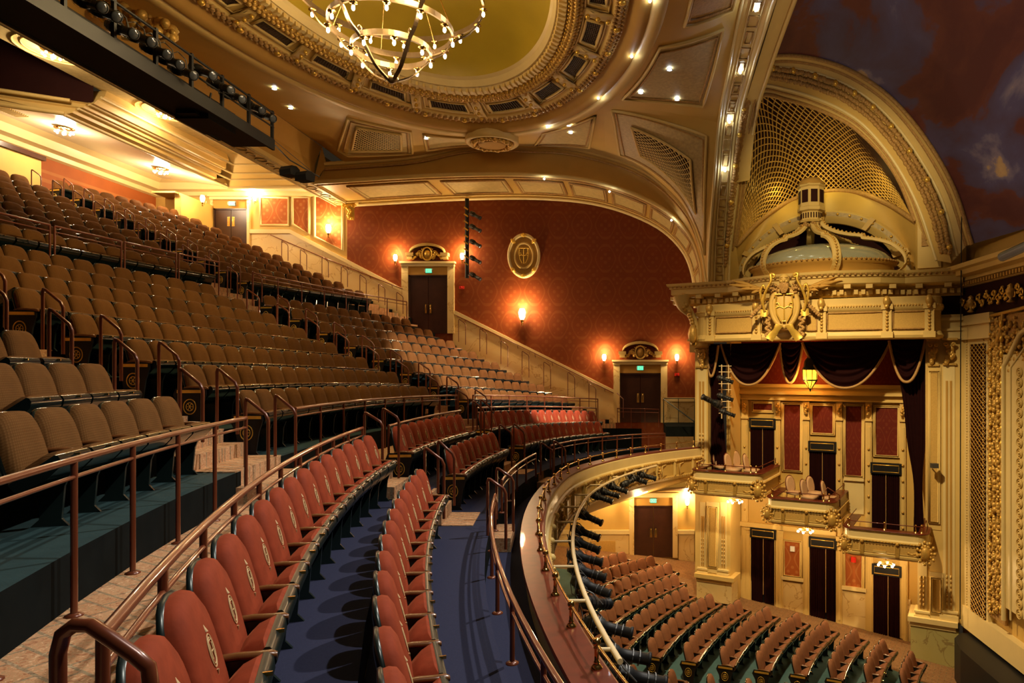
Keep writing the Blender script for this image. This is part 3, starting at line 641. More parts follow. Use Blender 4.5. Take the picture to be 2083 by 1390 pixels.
def exit_door(n, x0, x1, ytop, zb, lab, frame=True, Y=DW, ped=True, fw=13, sign_y=None):
    """two-leaf door: x0..x1 and ytop in photo pixels on the wall at depth Y"""
    X0, X1, zt = (x0-PX)*Y/FX, (x1-PX)*Y/FX, (PY-ytop)*Y/FX; w_ = fw*Y/FX; zh = zt+.50
    t = root(f'door_{n}', lab, None, (X0, Y, zb)); t['kind'] = 'structure'
    for i in (0, 1):
        xa = X0+(X1-X0)*.5*i+.01; xb = xa+(X1-X0)*.5-.02
        m = MB(); m.box(xa, xb, Y-.05, Y-.01, zb, zt-.02); m.build('leaf', M['doorw'], t)
        m = MB(); xc = (X0+X1)/2+(.10 if i else -.10); m.box(xc-.055, xc+.055, Y-.065, Y-.05, zb+.85, zb+1.25); xs = xc
        m.tube([(xs, Y-.09, zb+.88), (xs, Y-.12, zb+.92), (xs, Y-.12, zb+1.18), (xs, Y-.09, zb+1.22)], .012, 6); m.build('pull_plate', M['brass'], t)
    m = MB(); m.box(X0, X0+.06, Y-.10, Y, zb, zt); m.box(X1-.06, X1, Y-.10, Y, zb, zt); m.box(X0, X1, Y-.10, Y, zt-.06, zt); m.build('door_frame', M['doorw'], t)
    if frame:
        m = MB(); m.box(X0-w_, X0, Y-.16, Y, zb, zh); m.box(X1, X1+w_, Y-.16, Y, zb, zh); m.build('marble_jamb', M['marble'], t)
        m = MB(); m.box(X0, X1, Y-.10, Y, zt, zh-.12); m.build('transom_panel', M['ochre'], t)
        m = MB(); m.box(X0-w_-.02, X1+w_+.02, Y-.20, Y, zh-.14, zh-.02); m.box(X0-w_-.06, X1+w_+.06, Y-.26, Y, zh-.02, zh+.06); m.build('lintel', M['pale'], t)
    if ped:
        xc, z0 = (X0+X1)/2, zh+.06; hw = (X1-X0)*.44
        m = MB(); arc = [(xc+hw*math.cos(a), z0+.30+hw*.50*math.sin(a)) for a in [PI*i/12 for i in range(13)]]
        m.loft([[(x, Y-.30, z) for x, z in arc], [(x, Y-.30, z+.10) for x, z in arc], [(x, Y-.02, z+.12) for x, z in arc]]); m.loft([[(x, Y-.30, z) for x, z in arc], [(x, Y-.02, z) for x, z in arc]])
        for s in (-1, 1): m.box(xc+s*hw-.16, xc+s*hw+.16, Y-.32, Y, z0+.22, z0+.36); m.box(xc+s*hw-.11, xc+s*hw+.11, Y-.26, Y, z0+.10, z0+.22)
        m.build('arched_pediment', M['cream'], t)
        m = MB(); rng = random.Random(n)
        m.ball((xc, Y-.16, z0+.30), .17, 10, 8, (1, .6, 1.25)); m.tube([(xc+.21*math.cos(i*PI/8), Y-.22, z0+.32+.27*math.sin(i*PI/8)) for i in range(16)], .035, 6, True)
        for s in (-1, 1):
            for j in range(16):
                u = j/15; m.ball((xc+s*(.24+.42*u), Y-.16-.05*rng.random(), z0+.16+.26*math.sin(u*4)*(1-u)+rng.uniform(-.04, .05)), .075*(1.1-.5*u), 6, 5)
            m.tube([(xc+s*(.30+.13*math.cos(a)*(1-a/9)), Y-.2, z0+.34+.13*math.sin(a)*(1-a/9)) for a in [k*.5 for k in range(14)]], .025, 5)
        for j in range(7): m.ball((xc+(j-3)*.075, Y-.2, z0+.60-.02*abs(j-3)**1.3), .035, 6, 4)
        m.build('carved_swag', M['leaf' if n == 1 else 'gold'], t)
    if sign_y: text_sign((x0+x1)/2, sign_y, Y-.28, .26, .17, 'EXIT', {1: 'green EXIT sign over the upper door in the red wall', 2: 'green EXIT sign over the lower door in the red wall', 3: 'green EXIT sign over the door at the very back', 4: 'green EXIT sign over the stalls door below the balcony'}[n], M['exit'], M['white'])
    return t
exit_door(1, 832, 912, 560, 1.46, 'dark double exit door beside the upper seats, gilt pediment above', sign_y=551)
exit_door(2, 1261, 1344, 759, -2.35, 'dark double exit door at the foot of the raked dado, gilt pediment above', sign_y=749)
exit_door(3, 437, 506, 425, 5.2, 'grey double exit door at the very back of the upper seats', ped=False, sign_y=414, fw=5)
exit_door(4, 1290, 1368, 1028, -8.12, 'dark double exit door of the stalls under the balcony', ped=False, sign_y=1019, fw=10)
m = MB(); slabpx(m, [(425, 420), (437, 420), (437, 480), (425, 480)], 0, 2.2); slabpx(m, [(388, 418), (432, 418), (432, 421), (388, 421)], 1.4, 2.4); slabpx(m, [(388, 421), (428, 421), (428, 480), (388, 480)], 1.5, 1.6); struct(m, 'wall_rear', M['plaster'])
# oval medallion
def oval_medal(c, a, b, label, T=TI, name='oval_medallion'):
    t = root(name, label, 'medallion', tuple(c)); MM = Matrix.Translation(c)
    def ring(r, y, k=1., n=40): return [MM @ T @ Vector((a*r*math.cos(2*PI*i/n), y, b*r*k*math.sin(2*PI*i/n))) for i in range(n)]
    m = MB(); m.loft([q+q[:1] for q in (ring(1, 0), ring(1, -.10), ring(.95, -.16), ring(.86, -.16), ring(.83, -.08))]); m.build('outer_moulding', M['pale'], t)
    m = MB(); m.loft([q+q[:1] for q in (ring(.83, -.07), ring(.62, -.05))]); m.build('band', M['ochre'], t)
    m = MB(); m.loft([q+q[:1] for q in (ring(.62, -.05), ring(.60, -.13), ring(.53, -.13), ring(.50, -.06))]); m.build('inner_moulding', M['cream'], t)
    m = MB(); q = ring(.50, -.06); m.add(q, [tuple(range(len(q)))]); m.build('panel', M['ochre'], t)
    m = MB()
    for k in (45, 90, 135, 225, 270, 315):
        x, z = a*.9*math.cos(math.radians(k)), b*.9*math.sin(math.radians(k)); p = MM @ T @ Vector((x, -.17, z)); m.ball(p, a*.13, 8, 6, (1, .6, 1)); 
        for s in (-1, 1): p = MM @ T @ Vector((x+s*a*.11*abs(math.sin(math.radians(k))), -.16, z+s*b*.08*math.cos(math.radians(k)))); m.ball(p, a*.08, 6, 5, (1, .6, 1))
    m.build('gilt_clasp', M['leaf'], t, kind='stuff')
    m = MB(); g = lambda pts, r=.022: m.tube([MM @ T @ Vector((x*a, -.09, z*b)) for x, z in pts], r, 6)
    monogram(g); m.build('monogram', M['leaf'], t)
    return t
def monogram(g):
    """the interlaced letters of the hall: a T through a bowed H"""
    g([(-.30, .34), (.30, .34)]); g([(-.30, .28), (-.30, .34)]); g([(.30, .28), (.30, .34)])
    g([(0, .34), (0, -.34)]); g([(-.25, .30), (-.28, .10), (-.24, -.14), (-.10, -.34)]); g([(.25, .30), (.28, .10), (.24, -.14), (.10, -.34)])
    g([(-.28, .0), (-.14, .04), (0, -.02), (.14, .04), (.28, .0)]); g([(-.05, -.34), (.05, -.34)])
    g([(-.14, .04), (-.18, .12), (-.26, .12)]); g([(.14, .04), (.18, .12), (.26, .12)])
oval_medal(FWp(1066, 521), .70, .96, 'oval cream and gilt medallion with monogram on the red wall')
# sconces
def sconce(px, py, Y, label, s=1., e=35, up=1, wall=True, col=(1, .68, .33)):
    c = W(px, py, Y); t = root('wall_sconce', label, 'wall lamp', tuple(c), 'wall sconces')
    m = MB(); m.lathe([(.0, -.30*s), (.03*s, -.27*s), (.015*s, -.22*s), (.05*s, -.17*s), (.035*s, -.12*s)], c, 10); m.tube([c+Vector((0, .0, -.15*s)), c+Vector((0, .14, -.18*s)), c+Vector((0, .22, -.05*s))], .014, 5); m.build('bracket', M['brass'], t)
    m = MB(); m.lathe([(.04*s, -.13*s), (.075*s, -.05*s), (.085*s, .06*s), (.06*s, .14*s)], c, 12); m.build('glass_shade', M['glow'], t)
    lamp('POINT', c+Vector((0, -.16, .15)), e*1.5, col, .07); lamp('POINT', c+Vector((0, .0, .34)), e*.35, col, .05)
for px, py, lab, s, e in ((804, 525, 'sconce on the left of the upper exit door', 1, 60), (940, 522, 'sconce between the upper exit door and the lighting boom', 1, 60), (668, 466, 'sconce in the slanted panel at the end of the rear wall', 1.3, 90),
        (1229, 728, 'sconce on the left of the lower exit door', 1, 60), (1377, 728, 'sconce on the right of the lower exit door', 1, 60), (518, 404, 'small sconce to the right of the back exit door', .8, 90)):
    sconce(px, py, DW-.22, lab, s, e)
for dx in (-12, 0, 12): pass
t_ = sconce(1062, 640, DW-.24, 'large bright three-light sconce alone on the red wall', 1.7, 210)
sconce(412, 405, 27.6, 'sconce on the low partition left of the back exit door', 1, 60); sconce(1398, 1022, DW-.22, 'sconce by the stalls door under the balcony', 1, 75); sconce(205, 374, 27, 'sconce on the far back wall', .8, 40)
sconce(1260, 1010, DW-.4, 'half-hidden sconce behind the hanging spotlights', 1, 70)
# lighting boom with five lanterns
b0 = W(950, 404, 28.9); t = root('lighting_boom', 'black vertical boom pipe before the red wall', 'lighting boom', tuple(b0))
m = MB(); m.tube([W(950, 404, 28.9), W(950, 566, 28.9)], .085, 8); m.build('mast', M['black'], t)
m = MB()
for i in range(9): m.box(-.10, .10, -.10, -.085, -.03, .03, Matrix.Translation(W(949, 425+i*14, 28.9)) @ Matrix.Rotation(.6, 4, 'Y'))
m.build('clamp_tape', M['leaf'], t, kind='stuff')
for i, y in enumerate((438, 464, 495, 528, 562)):
    spotlight(W(966, y, 28.7), (.75, -.45, -.45), 1., f'black lantern on the wall boom, {ordn(i+1)} from the top', 'lanterns on the wall boom', yoke=W(953, y-2, 28.85))
for px, py, lab in ((939, 585, 'small red fire alarm beside the upper exit door'), (1377, 762, 'small red fire alarm under the last sconce of the red wall')):
    m = MB(); c = FWp(px, py, .05); m.box(-.10, .10, -.04, .05, -.06, .06, Matrix.Translation(c)); m.ball(c+Vector((0, -.05, 0)), .04, 8, 6); m.build('fire_alarm', M['redp'], label=lab, cat='alarm')
# stair head with black rail beside the lower door
m = MB(); m.box(fx(1350), fx(1414), 27.4, DW, -2.75, -2.35); struct(m, 'floor', M['darkc'])
m = MB(); m.tube([W(1350, 862, 27.3), W(1350, 812, 27.3), W(1412, 858, 26.3), W(1412, 930, 26.3)], .025, 6); m.tube([W(1350, 811, 28), W(1413, 811, 28), W(1413, 860, 28)], .02, 6); m.tube([W(1380, 811, 28), W(1380, 862, 28)], .015, 5)
m.build('stair_railing', M['iron'], label='black sloping stair rail between the lower exit door and the boxes', cat='railing')
# rail round the lower door landing
m = MB(); pts = [(1240, 803), (1248, 812), (1248, 862)]; m.tube([W(1255, 800, 27.9), W(1268, 812, 27.5), W(1268, 850, 27.5)], .02, 6); m.tube([W(1255, 831, 27.3), W(1340, 833, 27.3), W(1340, 870, 27.3)], .02, 6); m.tube([W(1255, 838, 27.3), W(1340, 840, 27.3)], .014, 5)
for x in (1256, 1284, 1312): m.tube([W(x, 831, 27.3), W(x, 872, 27.3)], .016, 5)
m.build('landing_rail', M['rail'], label='copper rail on the landing before the lower exit door', cat='railing')

# ------------------------------------------------------------------ side arch: barrel soffit between Y = 26 and the wall
prof = spline([(-12.1, 7.0), (-7.2, 7.27), (-3.6, 7.27), (-1.2, 6.95), (.85, 6.15), (2.0, 5.15), (2.5, 4.0), (2.62, 2.6)], 36)
YA = 26.0; BX = -12.1
def arc_at(y, dx=0, dz=0, k=1.): return [(p[0]*k+dx, y, p[1]+dz) for p in prof]
m = MB(); m.loft([arc_at(YA), arc_at(DW)]); struct(m, 'ceiling', M['plaster'])
# face of the arch
face_top = spline([W(661, 334, YA), W(837, 321, YA), W(955, 298, YA), W(1073, 298, YA), W(1175, 306, YA), W(1300, 345, 25.8), W(1385, 415, 25.3), W(1425, 500, 24.9), W(1440, 590, 24.6)], 36)
low_ = arc_at(YA)
m = MB(); m.poly([(BX, YA, 7.05), (BX+.3, YA, 8.38), tuple(face_top[0]+Vector((.05, .02, 0))), tuple(Vector(low_[0])+Vector((.05, .02, 0)))])
m.loft([face_top, [tuple(Vector(a)*.45+Vector(b)*.55+Vector((.0, .18, 0))) for a, b in zip(face_top, low_)], low_]); struct(m, 'trim_3', M['ochre'])
for c, r, mt in ((low_, .085, 'cream'), ([tuple(Vector(p)+Vector((-.02, .30, -.02))) for p in low_], .05, 'carved'), ([tuple(Vector(p)+Vector((0, -.02, .0))) for p in face_top], .08, 'cream'), ([tuple(Vector(p)+Vector((0, -.06, -.22))) for p in face_top], .035, 'carved'), (arc_at(DW-.1, 0, -.05), .09, 'pale'), (arc_at(DW-.55, 0, -.03), .05, 'cream')):
    m = MB(); m.tube(c, r, 6); struct(m, 'trim_3', M[mt])
m = MB()
for i in range(9):          # painted panels in the soffit
    i0, i1 = 1+i*3.8, 1+i*3.8+3.2
    if i1 > 35: break
    def sp(i_, y):
        k = min(int(i_), 35); f = i_-k; a, b = Vector(prof[k]), Vector(prof[k+1]); p = a+(b-a)*f; return Vector((p[0], y, p[1]-.03))
    q = [sp(i0, 26.7), sp(i0+1.1, 26.7), sp(i0+2.1, 26.7), sp(i1, 26.7), sp(i1, 28.6), sp(i0+2.1, 28.6), sp(i0+1.1, 28.6), sp(i0, 28.6)]
    m2 = MB(); m2.add(q, [(0, 1, 6, 7), (1, 2, 5, 6), (2, 3, 4, 5)]); struct(m2, 'trim_4', M['stencil'])
    m.tube(q, .05, 5, True); m.tube([q[0].lerp(q[4], .06), q[3].lerp(q[7], .06), q[4].lerp(q[0], .06), q[7].lerp(q[3], .06)], .02, 4, True)
struct(m, 'trim_4', M['carved'])
def led(p, label=None, e=12, d=(0, 0, -1)):
    m = MB(); m.ball(p, .035, 8, 6); o = m.build('led_dot', M['bulbw'], label=label, cat='light', group='white led dots'); lamp('POINT', Vector(p)+Vector(d)*.10, e*.35, (.80, .88, 1), .03)
for i, (x, y) in enumerate(((1107, 364), (1240, 390), (1366, 448))): led(W(x, y, YA-.15), f'white point light on the edge of the side arch, {ordn(i+1)} from the left')
# left end of the arch: beam and gilt bracket
BX = -12.1
m = MB(); m.hexa([(BX-.75, y, z) for z in (6.95, 7.2) for y in (6, DW) for x in (0,)][:0] or [Vector((x, y, z)) for z in (6.95, 7.12) for y in (6, DW) for x in (BX-.72, BX)]); struct(m, 'trim_5', M['cream'])
m = MB(); m.loft([[(BX, y, 7.1) for y in (6, YA)], [(BX+.05, y, 7.7) for y in (6, YA)], [(BX+.3, y, 8.35) for y in (6, YA)]], smooth=False); struct(m, 'trim_5', M['ochre'])
m = MB()
for dx in (-.66, -.06): m.box(BX+dx-.03, BX+dx+.03, 6, DW, 6.91, 6.96)
for i in range(36): m.tube([(BX-.36+.18*math.cos(a)*(1 if i % 2 else .55), 8+i*.6+.2*math.sin(a), 6.94) for a in [k*PI/5 for k in range(10)]], .02, 4, True)
m.build('trim_5', M['stencil2'], kind='structure')
m = MB(); m.box(BX-.72, BX-.66, 6, DW, 6.95, 8.7); struct(m, 'trim_5', M['plaster'])
t = root('gilt_console', 'gilt scroll bracket under the beam where the red wall begins', 'bracket', tuple(W(715, 440, DW-.2)))
m = MB(); c = W(715, 428, DW-.22)
m.box(-.30, .30, -.22, .22, .26, .38, Matrix.Translation(c)); m.build('abacus', M['cream'], t)
m = MB(); m.loft([[(c.x+s*w_, c.y-d_, c.z+z) for s in (-1, 1)] for w_, d_, z in ((.26, .25, .26), (.25, .28, .12), (.20, .18, -.05), (.17, .10, -.2), (.16, .08, -.4), (.1, .0, -.42))]); 
for s in (-1, 1): m.tube([(c.x+s*.2+.10*math.cos(a)*(1-a/10), c.y-.26, c.z+.12+.10*math.sin(a)*(1-a/10)) for a in [k*.6 for k in range(13)]], .028, 5)
for k in range(7): m.ball((c.x+random.uniform(-.12, .12), c.y-.24+k*.02, c.z+.05-k*.07), .07, 6, 5)
m.build('acanthus_scroll', M['leaf'], t)

# ------------------------------------------------------------------ rear ceilings (all run parallel to the rows' axis)
m = MB(); m.poly([(BX-.66, 6, 8.6), (-16.55, 6, 8.6), (-16.55, 27.7, 8.6), (BX-.66, 27.7, 8.6)]); struct(m, 'ceiling', M['stencil'])
steps = [(-16.4, 8.6), (-16.3, 8.35), (-16.42, 8.2), (-16.42, 8.02), (-16.62, 7.98), (-16.62, 7.84), (-16.80, 7.80), (-16.80, 7.62), (-16.95, 7.55)]
m = MB(); m.loft([[(x, y, z) for y in (21.4-(8.6-z)*.85, 27.7)] for x, z in steps], smooth=False)
A_ = [(x, 21.4-(8.6-z)*.85, z) for x, z in steps[3:]]; m.loft([A_, [(x-3.7, y-2.1, z) for x, y, z in A_]], smooth=False); m.poly([(x, 21.4-(8.6-z)*.85, z) for x, z in steps[:4]]+[(-16.9, 21.0, 8.02), (-16.9, 21.4, 8.6)])
m.loft([[(x, 27.7+(8.6-z)*1.0 , z) for x in (-16.95, BX-.6)] for _, z in steps], smooth=False); struct(m, 'trim_6', M['cream'])
m = MB()
for x, z, r in ((-16.36, 8.28, .05), (-16.55, 8.0, .05), (-16.74, 7.8, .05), (-16.98, 7.54, .07)): m.tube([(x, 21.4-(8.6-z)*.85, z), (x, 27.7+(8.6-z), z), (BX-.7, 27.7+(8.6-z), z)], r, 6)
struct(m, 'trim_6', M['pale'])
m = MB(); m.poly([(-16.95, 20.5, 7.55), (-19.7, 18.9, 7.9), (-19.7, 28.7, 7.9), (-16.95, 28.7, 7.55)]); m.poly([(-16.95, 28.7, 7.55), (-16.95, DW, 7.5), (BX-.7, DW, 7.5), (BX-.7, 28.7, 7.55)])
struct(m, 'ceiling', M['rearc'])
m = MB(); cv = [(-19.7, 7.9), (-20.0, 7.8), (-20.1, 7.55), (-20.35, 7.5), (-20.38, 7.35), (-20.5, 7.3)]
m.loft([[(x, y, z) for y in (17, DW)] for x, z in cv], smooth=False)
m.loft([[(x, DW-(-20.5-cx_)*-1.0, z) for x in (-20.5, BX-.7)] for cx_, z in cv], smooth=False); struct(m, 'trim_6', M['pale'])
m = MB(); m.poly([(-20.5, 16, 4), (-20.5, DW, 4), (-20.5, DW, 7.9), (-20.5, 16, 7.9)]); struct(m, 'wall_rear', M['damaskp'])
m = MB(); m.tube([(-16.95, 20.48, 7.56), (-20.6, 18.38, 7.56)], .08, 6); m.tube([(-16.8, 20.5, 7.95), (-20.6, 18.35, 7.95)], .06, 6); pass; struct(m, 'trim_6', M['cream'])
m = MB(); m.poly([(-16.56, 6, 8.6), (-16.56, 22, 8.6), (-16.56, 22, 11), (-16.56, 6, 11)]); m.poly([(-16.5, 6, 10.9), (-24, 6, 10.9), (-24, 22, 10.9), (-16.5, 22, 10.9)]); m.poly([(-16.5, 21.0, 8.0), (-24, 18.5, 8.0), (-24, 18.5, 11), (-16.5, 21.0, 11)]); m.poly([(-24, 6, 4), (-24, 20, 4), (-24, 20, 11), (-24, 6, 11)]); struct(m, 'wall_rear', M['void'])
m = MB(); m.box(-21.2, -19.6, 16, 22.75, 4.5, 6.85); struct(m, 'wall_rear', M['plaster'])
m = MB(); m.box(-21.3, -19.52, 16, 22.85, 6.85, 7.0); struct(m, 'trim_7', M['doorw'])
# ceiling fixtures: crystal clusters
def cluster(c, label, e, r=.28, n=8, col=(1, .76, .50)):
    c = Vector(c); t = root('ceiling_cluster_light', label, 'ceiling light', tuple(c), 'rear ceiling lights')
    m = MB(); m.lathe([(0, 0), (r*.9, 0), (r, -.02), (r*.3, -.045), (0, -.05)], c, 14); m.build('canopy_plate', M['brass'], t)
    m = MB()
    for i in range(n): m.ball(c+Vector((r*.8*math.cos(2*PI*i/n), r*.8*math.sin(2*PI*i/n), -.15)), .035, 8, 6)
    m.ball(c+Vector((0, 0, -.18)), .06, 8, 6); m.build('bulbs', M['bulb'], t, kind='stuff')
    lamp('POINT', c+Vector((0, 0, -.32)), e, col, .15)
for X_, Y_, z_, lab, e in ((-15.7, 18.6, 8.58, 'bright cluster light in the round medallion nearest the lighting bridge end', 170), (-15.7, 23.05, 8.58, 'bright cluster light in the second round medallion of the olive ceiling', 150),
        (-18.3, 22.1, 7.7, 'cluster light on the low white ceiling, nearer one', 230), (-18.3, 26.6, 7.7, 'cluster light on the low white ceiling, farther one', 230)): cluster((X_, Y_, z_), lab, e)
for Y_ in (18.6, 23.05):
    m = MB()
    for r, w_ in ((.95, .025), (.75, .015)): m.tube([(-15.1+(r*.8)*math.cos(2*PI*i/32)-.6, Y_+r*math.sin(2*PI*i/32), 8.585) for i in range(32)], w_, 5, True)
    struct(m, 'trim_8', M['cream'])
for x, y, z in ((-15.0, 20.9, 8.57), (-15.0, 25.2, 8.57), (-18.9, 20.9, 7.77)):
    m = MB(); 
    for i in range(12): m.box(x-.2, x+.2, y-.42+i*.07, y-.39+i*.07, z-.03, z)
    m.build('ceiling_vent', M['pale'], label=f'white slotted air vent in the rear ceiling {"past the first medallion" if y < 21 and z > 8 else "past the second medallion" if z > 8 else "above the back rows"}', cat='vent')

# ------------------------------------------------------------------ the oval ceiling dome
EX, EY = -4.93, 14.0
def ell(a, b, z, n=96): return [Vector((EX+a*math.cos(2*PI*i/n), EY+b*math.sin(2*PI*i/n), z)) for i in range(n)]
def rl(st, name, mat, smooth=True): m = MB(); m.loft([ell(*s_) for s_ in st], closed=True, smooth=smooth); return struct(m, name, M[mat])
rl([(5.72, 9.85, 8.02), (5.66, 9.78, 7.94), (5.40, 9.5, 7.94), (5.36, 9.44, 8.0)], 'trim_9', 'cream')
rl([(5.36, 9.44, 8.0), (5.30, 9.38, 7.96), (5.20, 9.25, 7.94), (5.05, 9.05, 8.02), (4.94, 8.9, 8.2), (4.90, 8.85, 8.22)], 'trim_9', 'ochre')
rl([(4.90, 8.85, 8.22), (4.86, 8.8, 8.14), (4.60, 8.45, 8.14), (4.56, 8.4, 8.18)], 'trim_9', 'cream')
rl([(4.56, 8.4, 8.18), (4.50, 8.3, 8.24), (3.86, 7.25, 8.24)], 'ceiling', 'plaster')
rl([(3.90, 7.3, 8.26), (3.84, 7.18, 8.18), (3.74, 7.0, 8.11), (3.60, 6.78, 8.14), (3.54, 6.66, 8.26)], 'trim_10', 'gold')
rl([(3.54, 6.66, 8.26), (3.50, 6.6, 8.16), (3.40, 6.4, 8.18), (3.36, 6.32, 8.26), (3.28, 6.15, 8.22), (3.22, 6.02, 8.36), (3.16, 5.9, 8.42)], 'trim_10', 'pale', False)
m = MB(); m.loft([ell(3.3*math.cos(a), 6.1*math.cos(a), 8.42+1.5*math.sin(a)) for a in [PI/2*i/10 for i in range(10)]]+[ell(.01, .01, 9.92)], closed=True); struct(m, 'ceiling', M['olive'])
# arc-length table for repeats round the oval
def ell_pts(a, b, n, off=0.):
    N = 1440; P_ = [(a*math.cos(PI/2+2*PI*i/N), b*math.sin(PI/2+2*PI*i/N)) for i in range(N+1)]; L = [0]
    for p, q in zip(P_, P_[1:]): L.append(L[-1]+math.hypot(q[0]-p[0], q[1]-p[1]))
    out = []; j = 0
    for k in range(n):
        t_ = ((k+off)/n % 1)*L[-1]; j = 0 if t_ < L[j] else j
        while L[j+1] < t_: j += 1
        out.append(PI/2+2*PI*(j+(t_-L[j])/(L[j+1]-L[j]))/N)
    return out
def EP(a, b, t_, z): return Vector((EX+a*math.cos(t_), EY+b*math.sin(t_), z))
m = MB(); rng = random.Random(3)
for i, t_ in enumerate(ell_pts(4.72, 8.62, 240)):       # running scroll band
    p = EP(4.72, 8.62, t_, 8.12); m.ball(p, .075, 6, 5, (1, 1, .7))
    for s in (-1, 1): p = EP(4.72+s*.10, 8.62+s*.12, t_+.006*s, 8.13); m.ball(p, .05, 5, 4)
m.build('trim_11', M['carved'], kind='stuff')
m = MB()
for t_ in ell_pts(4.72, 8.62, 34, .5): m.ball(EP(4.72, 8.62, t_, 8.10), .09, 8, 6, (1, 1, .8))
m.build('trim_11', M['leaf'], kind='stuff')
m = MB()
for i, t_ in enumerate(ell_pts(3.72, 6.92, 210)):        # overlapping gilt leaves of the inner lip
    for a_, b_, z_, r in ((3.82, 7.1, 8.16, .06), (3.72, 6.95, 8.11, .07), (3.62, 6.8, 8.13, .06)): m.ball(EP(a_, b_, t_+(.008 if a_ > 3.7 else 0), z_), r, 5, 4, (1, 1, .8))
m.build('trim_11', M['gold'], kind='stuff')
m = MB()
for i, t_ in enumerate(ell_pts(3.45, 6.5, 150)):
    a, b = EP(3.50, 6.58, t_, 8.12), EP(3.32, 6.28, t_, 8.12); d = (b-a).normalized(); n_ = Vector((-d.y, d.x, 0))*.035
    m.hexa([a-n_, a+n_, b-n_, b+n_, a-n_+Vector((0, 0, .1)), a+n_+Vector((0, 0, .1)), b-n_+Vector((0, 0, .1)), b+n_+Vector((0, 0, .1))])
m.build('trim_11', M['cream'], kind='stuff')
m = MB()
for i, t_ in enumerate(ell_pts(3.55, 6.66, 180)): m.ball(EP(3.56, 6.68, t_, 8.13), .03, 5, 4)
m.build('trim_11', M['leaf'], kind='stuff')
NG = 20; tg = ell_pts(4.18, 7.78, NG)
oc = root('dome_coffers', 'ring of bronze grilles and brackets round the oval dome', 'ceiling ornament', (EX, EY, 8.3))
for k in range(NG):
    t0, t1 = tg[k], tg[(k+1) % NG]
    if t1 < t0: t1 += 2*PI
    g0, g1 = t0+(t1-t0)*.20, t1-(t1-t0)*.20
    if EP(4.2, 7.8, (t0+t1)/2, 0).y < 9.5: continue
    def GP(u, v, z=8.20): return EP(3.98+.40*v, 7.42+.72*v, g0+(g1-g0)*u, z)
    m = MB(); m.grid(lambda u, v: GP(u, v, 8.23), 4, 1); g_ = m.build('grille_back', M['void'], oc)
    m = MB()
    for i in range(15): m.tube([GP(i/14, 0, 8.215), GP(i/14, 1, 8.215)], .012, 3, caps=False)
    for i in range(10): m.tube([GP(j/3, i/9, 8.215) for j in range(4)], .012, 3, caps=False)
    m.build('grille', M['grille'], oc)
    m = MB(); q = [GP(j/4, 0) for j in range(5)]+[GP(1-j/4, 1) for j in range(5)]; m.tube(q, .045, 4, True)
    qo = [EP(3.92, 7.30, g0-.035+(g1-g0+.07)*j/4, 8.21) for j in range(5)]+[EP(4.46, 8.26, g1+.035-(g1-g0+.07)*j/4, 8.21) for j in range(5)]; m.tube(qo, .03, 4, True); m.build('grille_frame', M['cream'], oc)
    a, b = EP(3.88, 7.25, t0, 8.21), EP(4.56, 8.42, t0, 8.16); d = (b-a).normalized(); n_ = Vector((-d.y, d.x, 0))*.12; mid = (a+b)/2-Vector((0, 0, .05))
    m = MB(); m.loft([[p-n_ for p in (a, a.lerp(mid, .5)-Vector((0, 0, .05)), mid, mid.lerp(b, .5)-Vector((0, 0, .03)), b)], [p+n_ for p in (a, a.lerp(mid, .5)-Vector((0, 0, .05)), mid, mid.lerp(b, .5)-Vector((0, 0, .03)), b)]])
    m.tube([a-n_, mid-n_, b-n_], .03, 4); m.tube([a+n_, mid+n_, b+n_], .03, 4); m.build('bracket', M['cream'], oc)
    m = MB(); 
    for f in (.15, .5, .85): m.ball(a.lerp(b, f)-Vector((0, 0, .13)), .06, 6, 5)
    m.build('gilt_boss', M['leaf'], oc)
# flat ceiling and pendentives out to the arches
ribL = spline([W(1440, 590, 24.6), W(1443, 500, 23.8), W(1450, 400, 22.75), W(1462, 250, 21.2), W(1480, 150, 19.2), W(1510, 0, 16.5), W(1530, -60, 15), (2.6, 10, 9.2), (2.6, 4, 9.3)], 40)
edge = [(BX+.3, 4, 8.35), (BX+.3, 12, 8.35), (BX+.3, 20, 8.35), (BX+.3, 26, 8.37)]+[tuple(p) for p in face_top[1:]]+[tuple(p) for p in ribL[1:]]
edge = [Vector(e) for e in edge]
def ang(p): return math.atan2((p.y-EY)/9.85, (p.x-EX)/5.72)
for e_ in edge: e_.freeze() if False else None
def ringang(px, py): return ang(W(px, py, 7.95*FX/(PY-py)))
_k = [(12, ringang(1001, 272)), (17, ringang(1100, 262)), (22, ringang(1203, 214)), (23, ringang(1210, 207)), (54, ringang(1210, 207)), (62, ringang(1290, 105)), (64, ang(edge[64]))]
inner = [EP(5.70, 9.83, ang(p) if i <= 11 or i >= 64 else interp(_k, i), 8.03) for i, p in enumerate(edge)]
def pend(a, b, s):
    p = a.lerp(b, s); p.z = a.z+(b.z-a.z)*s**1.6; return p
m = MB()
for i0_, i1_ in ((0, 24), (54, len(edge))): m.loft([[pend(a, b, s) for a, b in zip(inner[i0_:i1_], edge[i0_:i1_])] for s in [i/16 for i in range(17)]])
def eat(x): k = min(int(x), len(edge)-2); return edge[k].lerp(edge[k+1], x-k)
def PEN(u, v, dz=0.):
    d0, d1, c0, c1 = pend(inner[23], edge[23], u), eat(54-15*u), pend(inner[54], edge[54], v), eat(23+16*v)
    p = d0*(1-v)+d1*v+c0*(1-u)+c1*u-(inner[23]*(1-u)*(1-v)+edge[23]*u*(1-v)+edge[54]*(1-u)*v+edge[39]*u*v)
    return p+(Vector((-3, 14, 2))-p).normalized()*(-dz)
m.grid(PEN, 30, 30); struct(m, 'ceiling', M['plaster'])
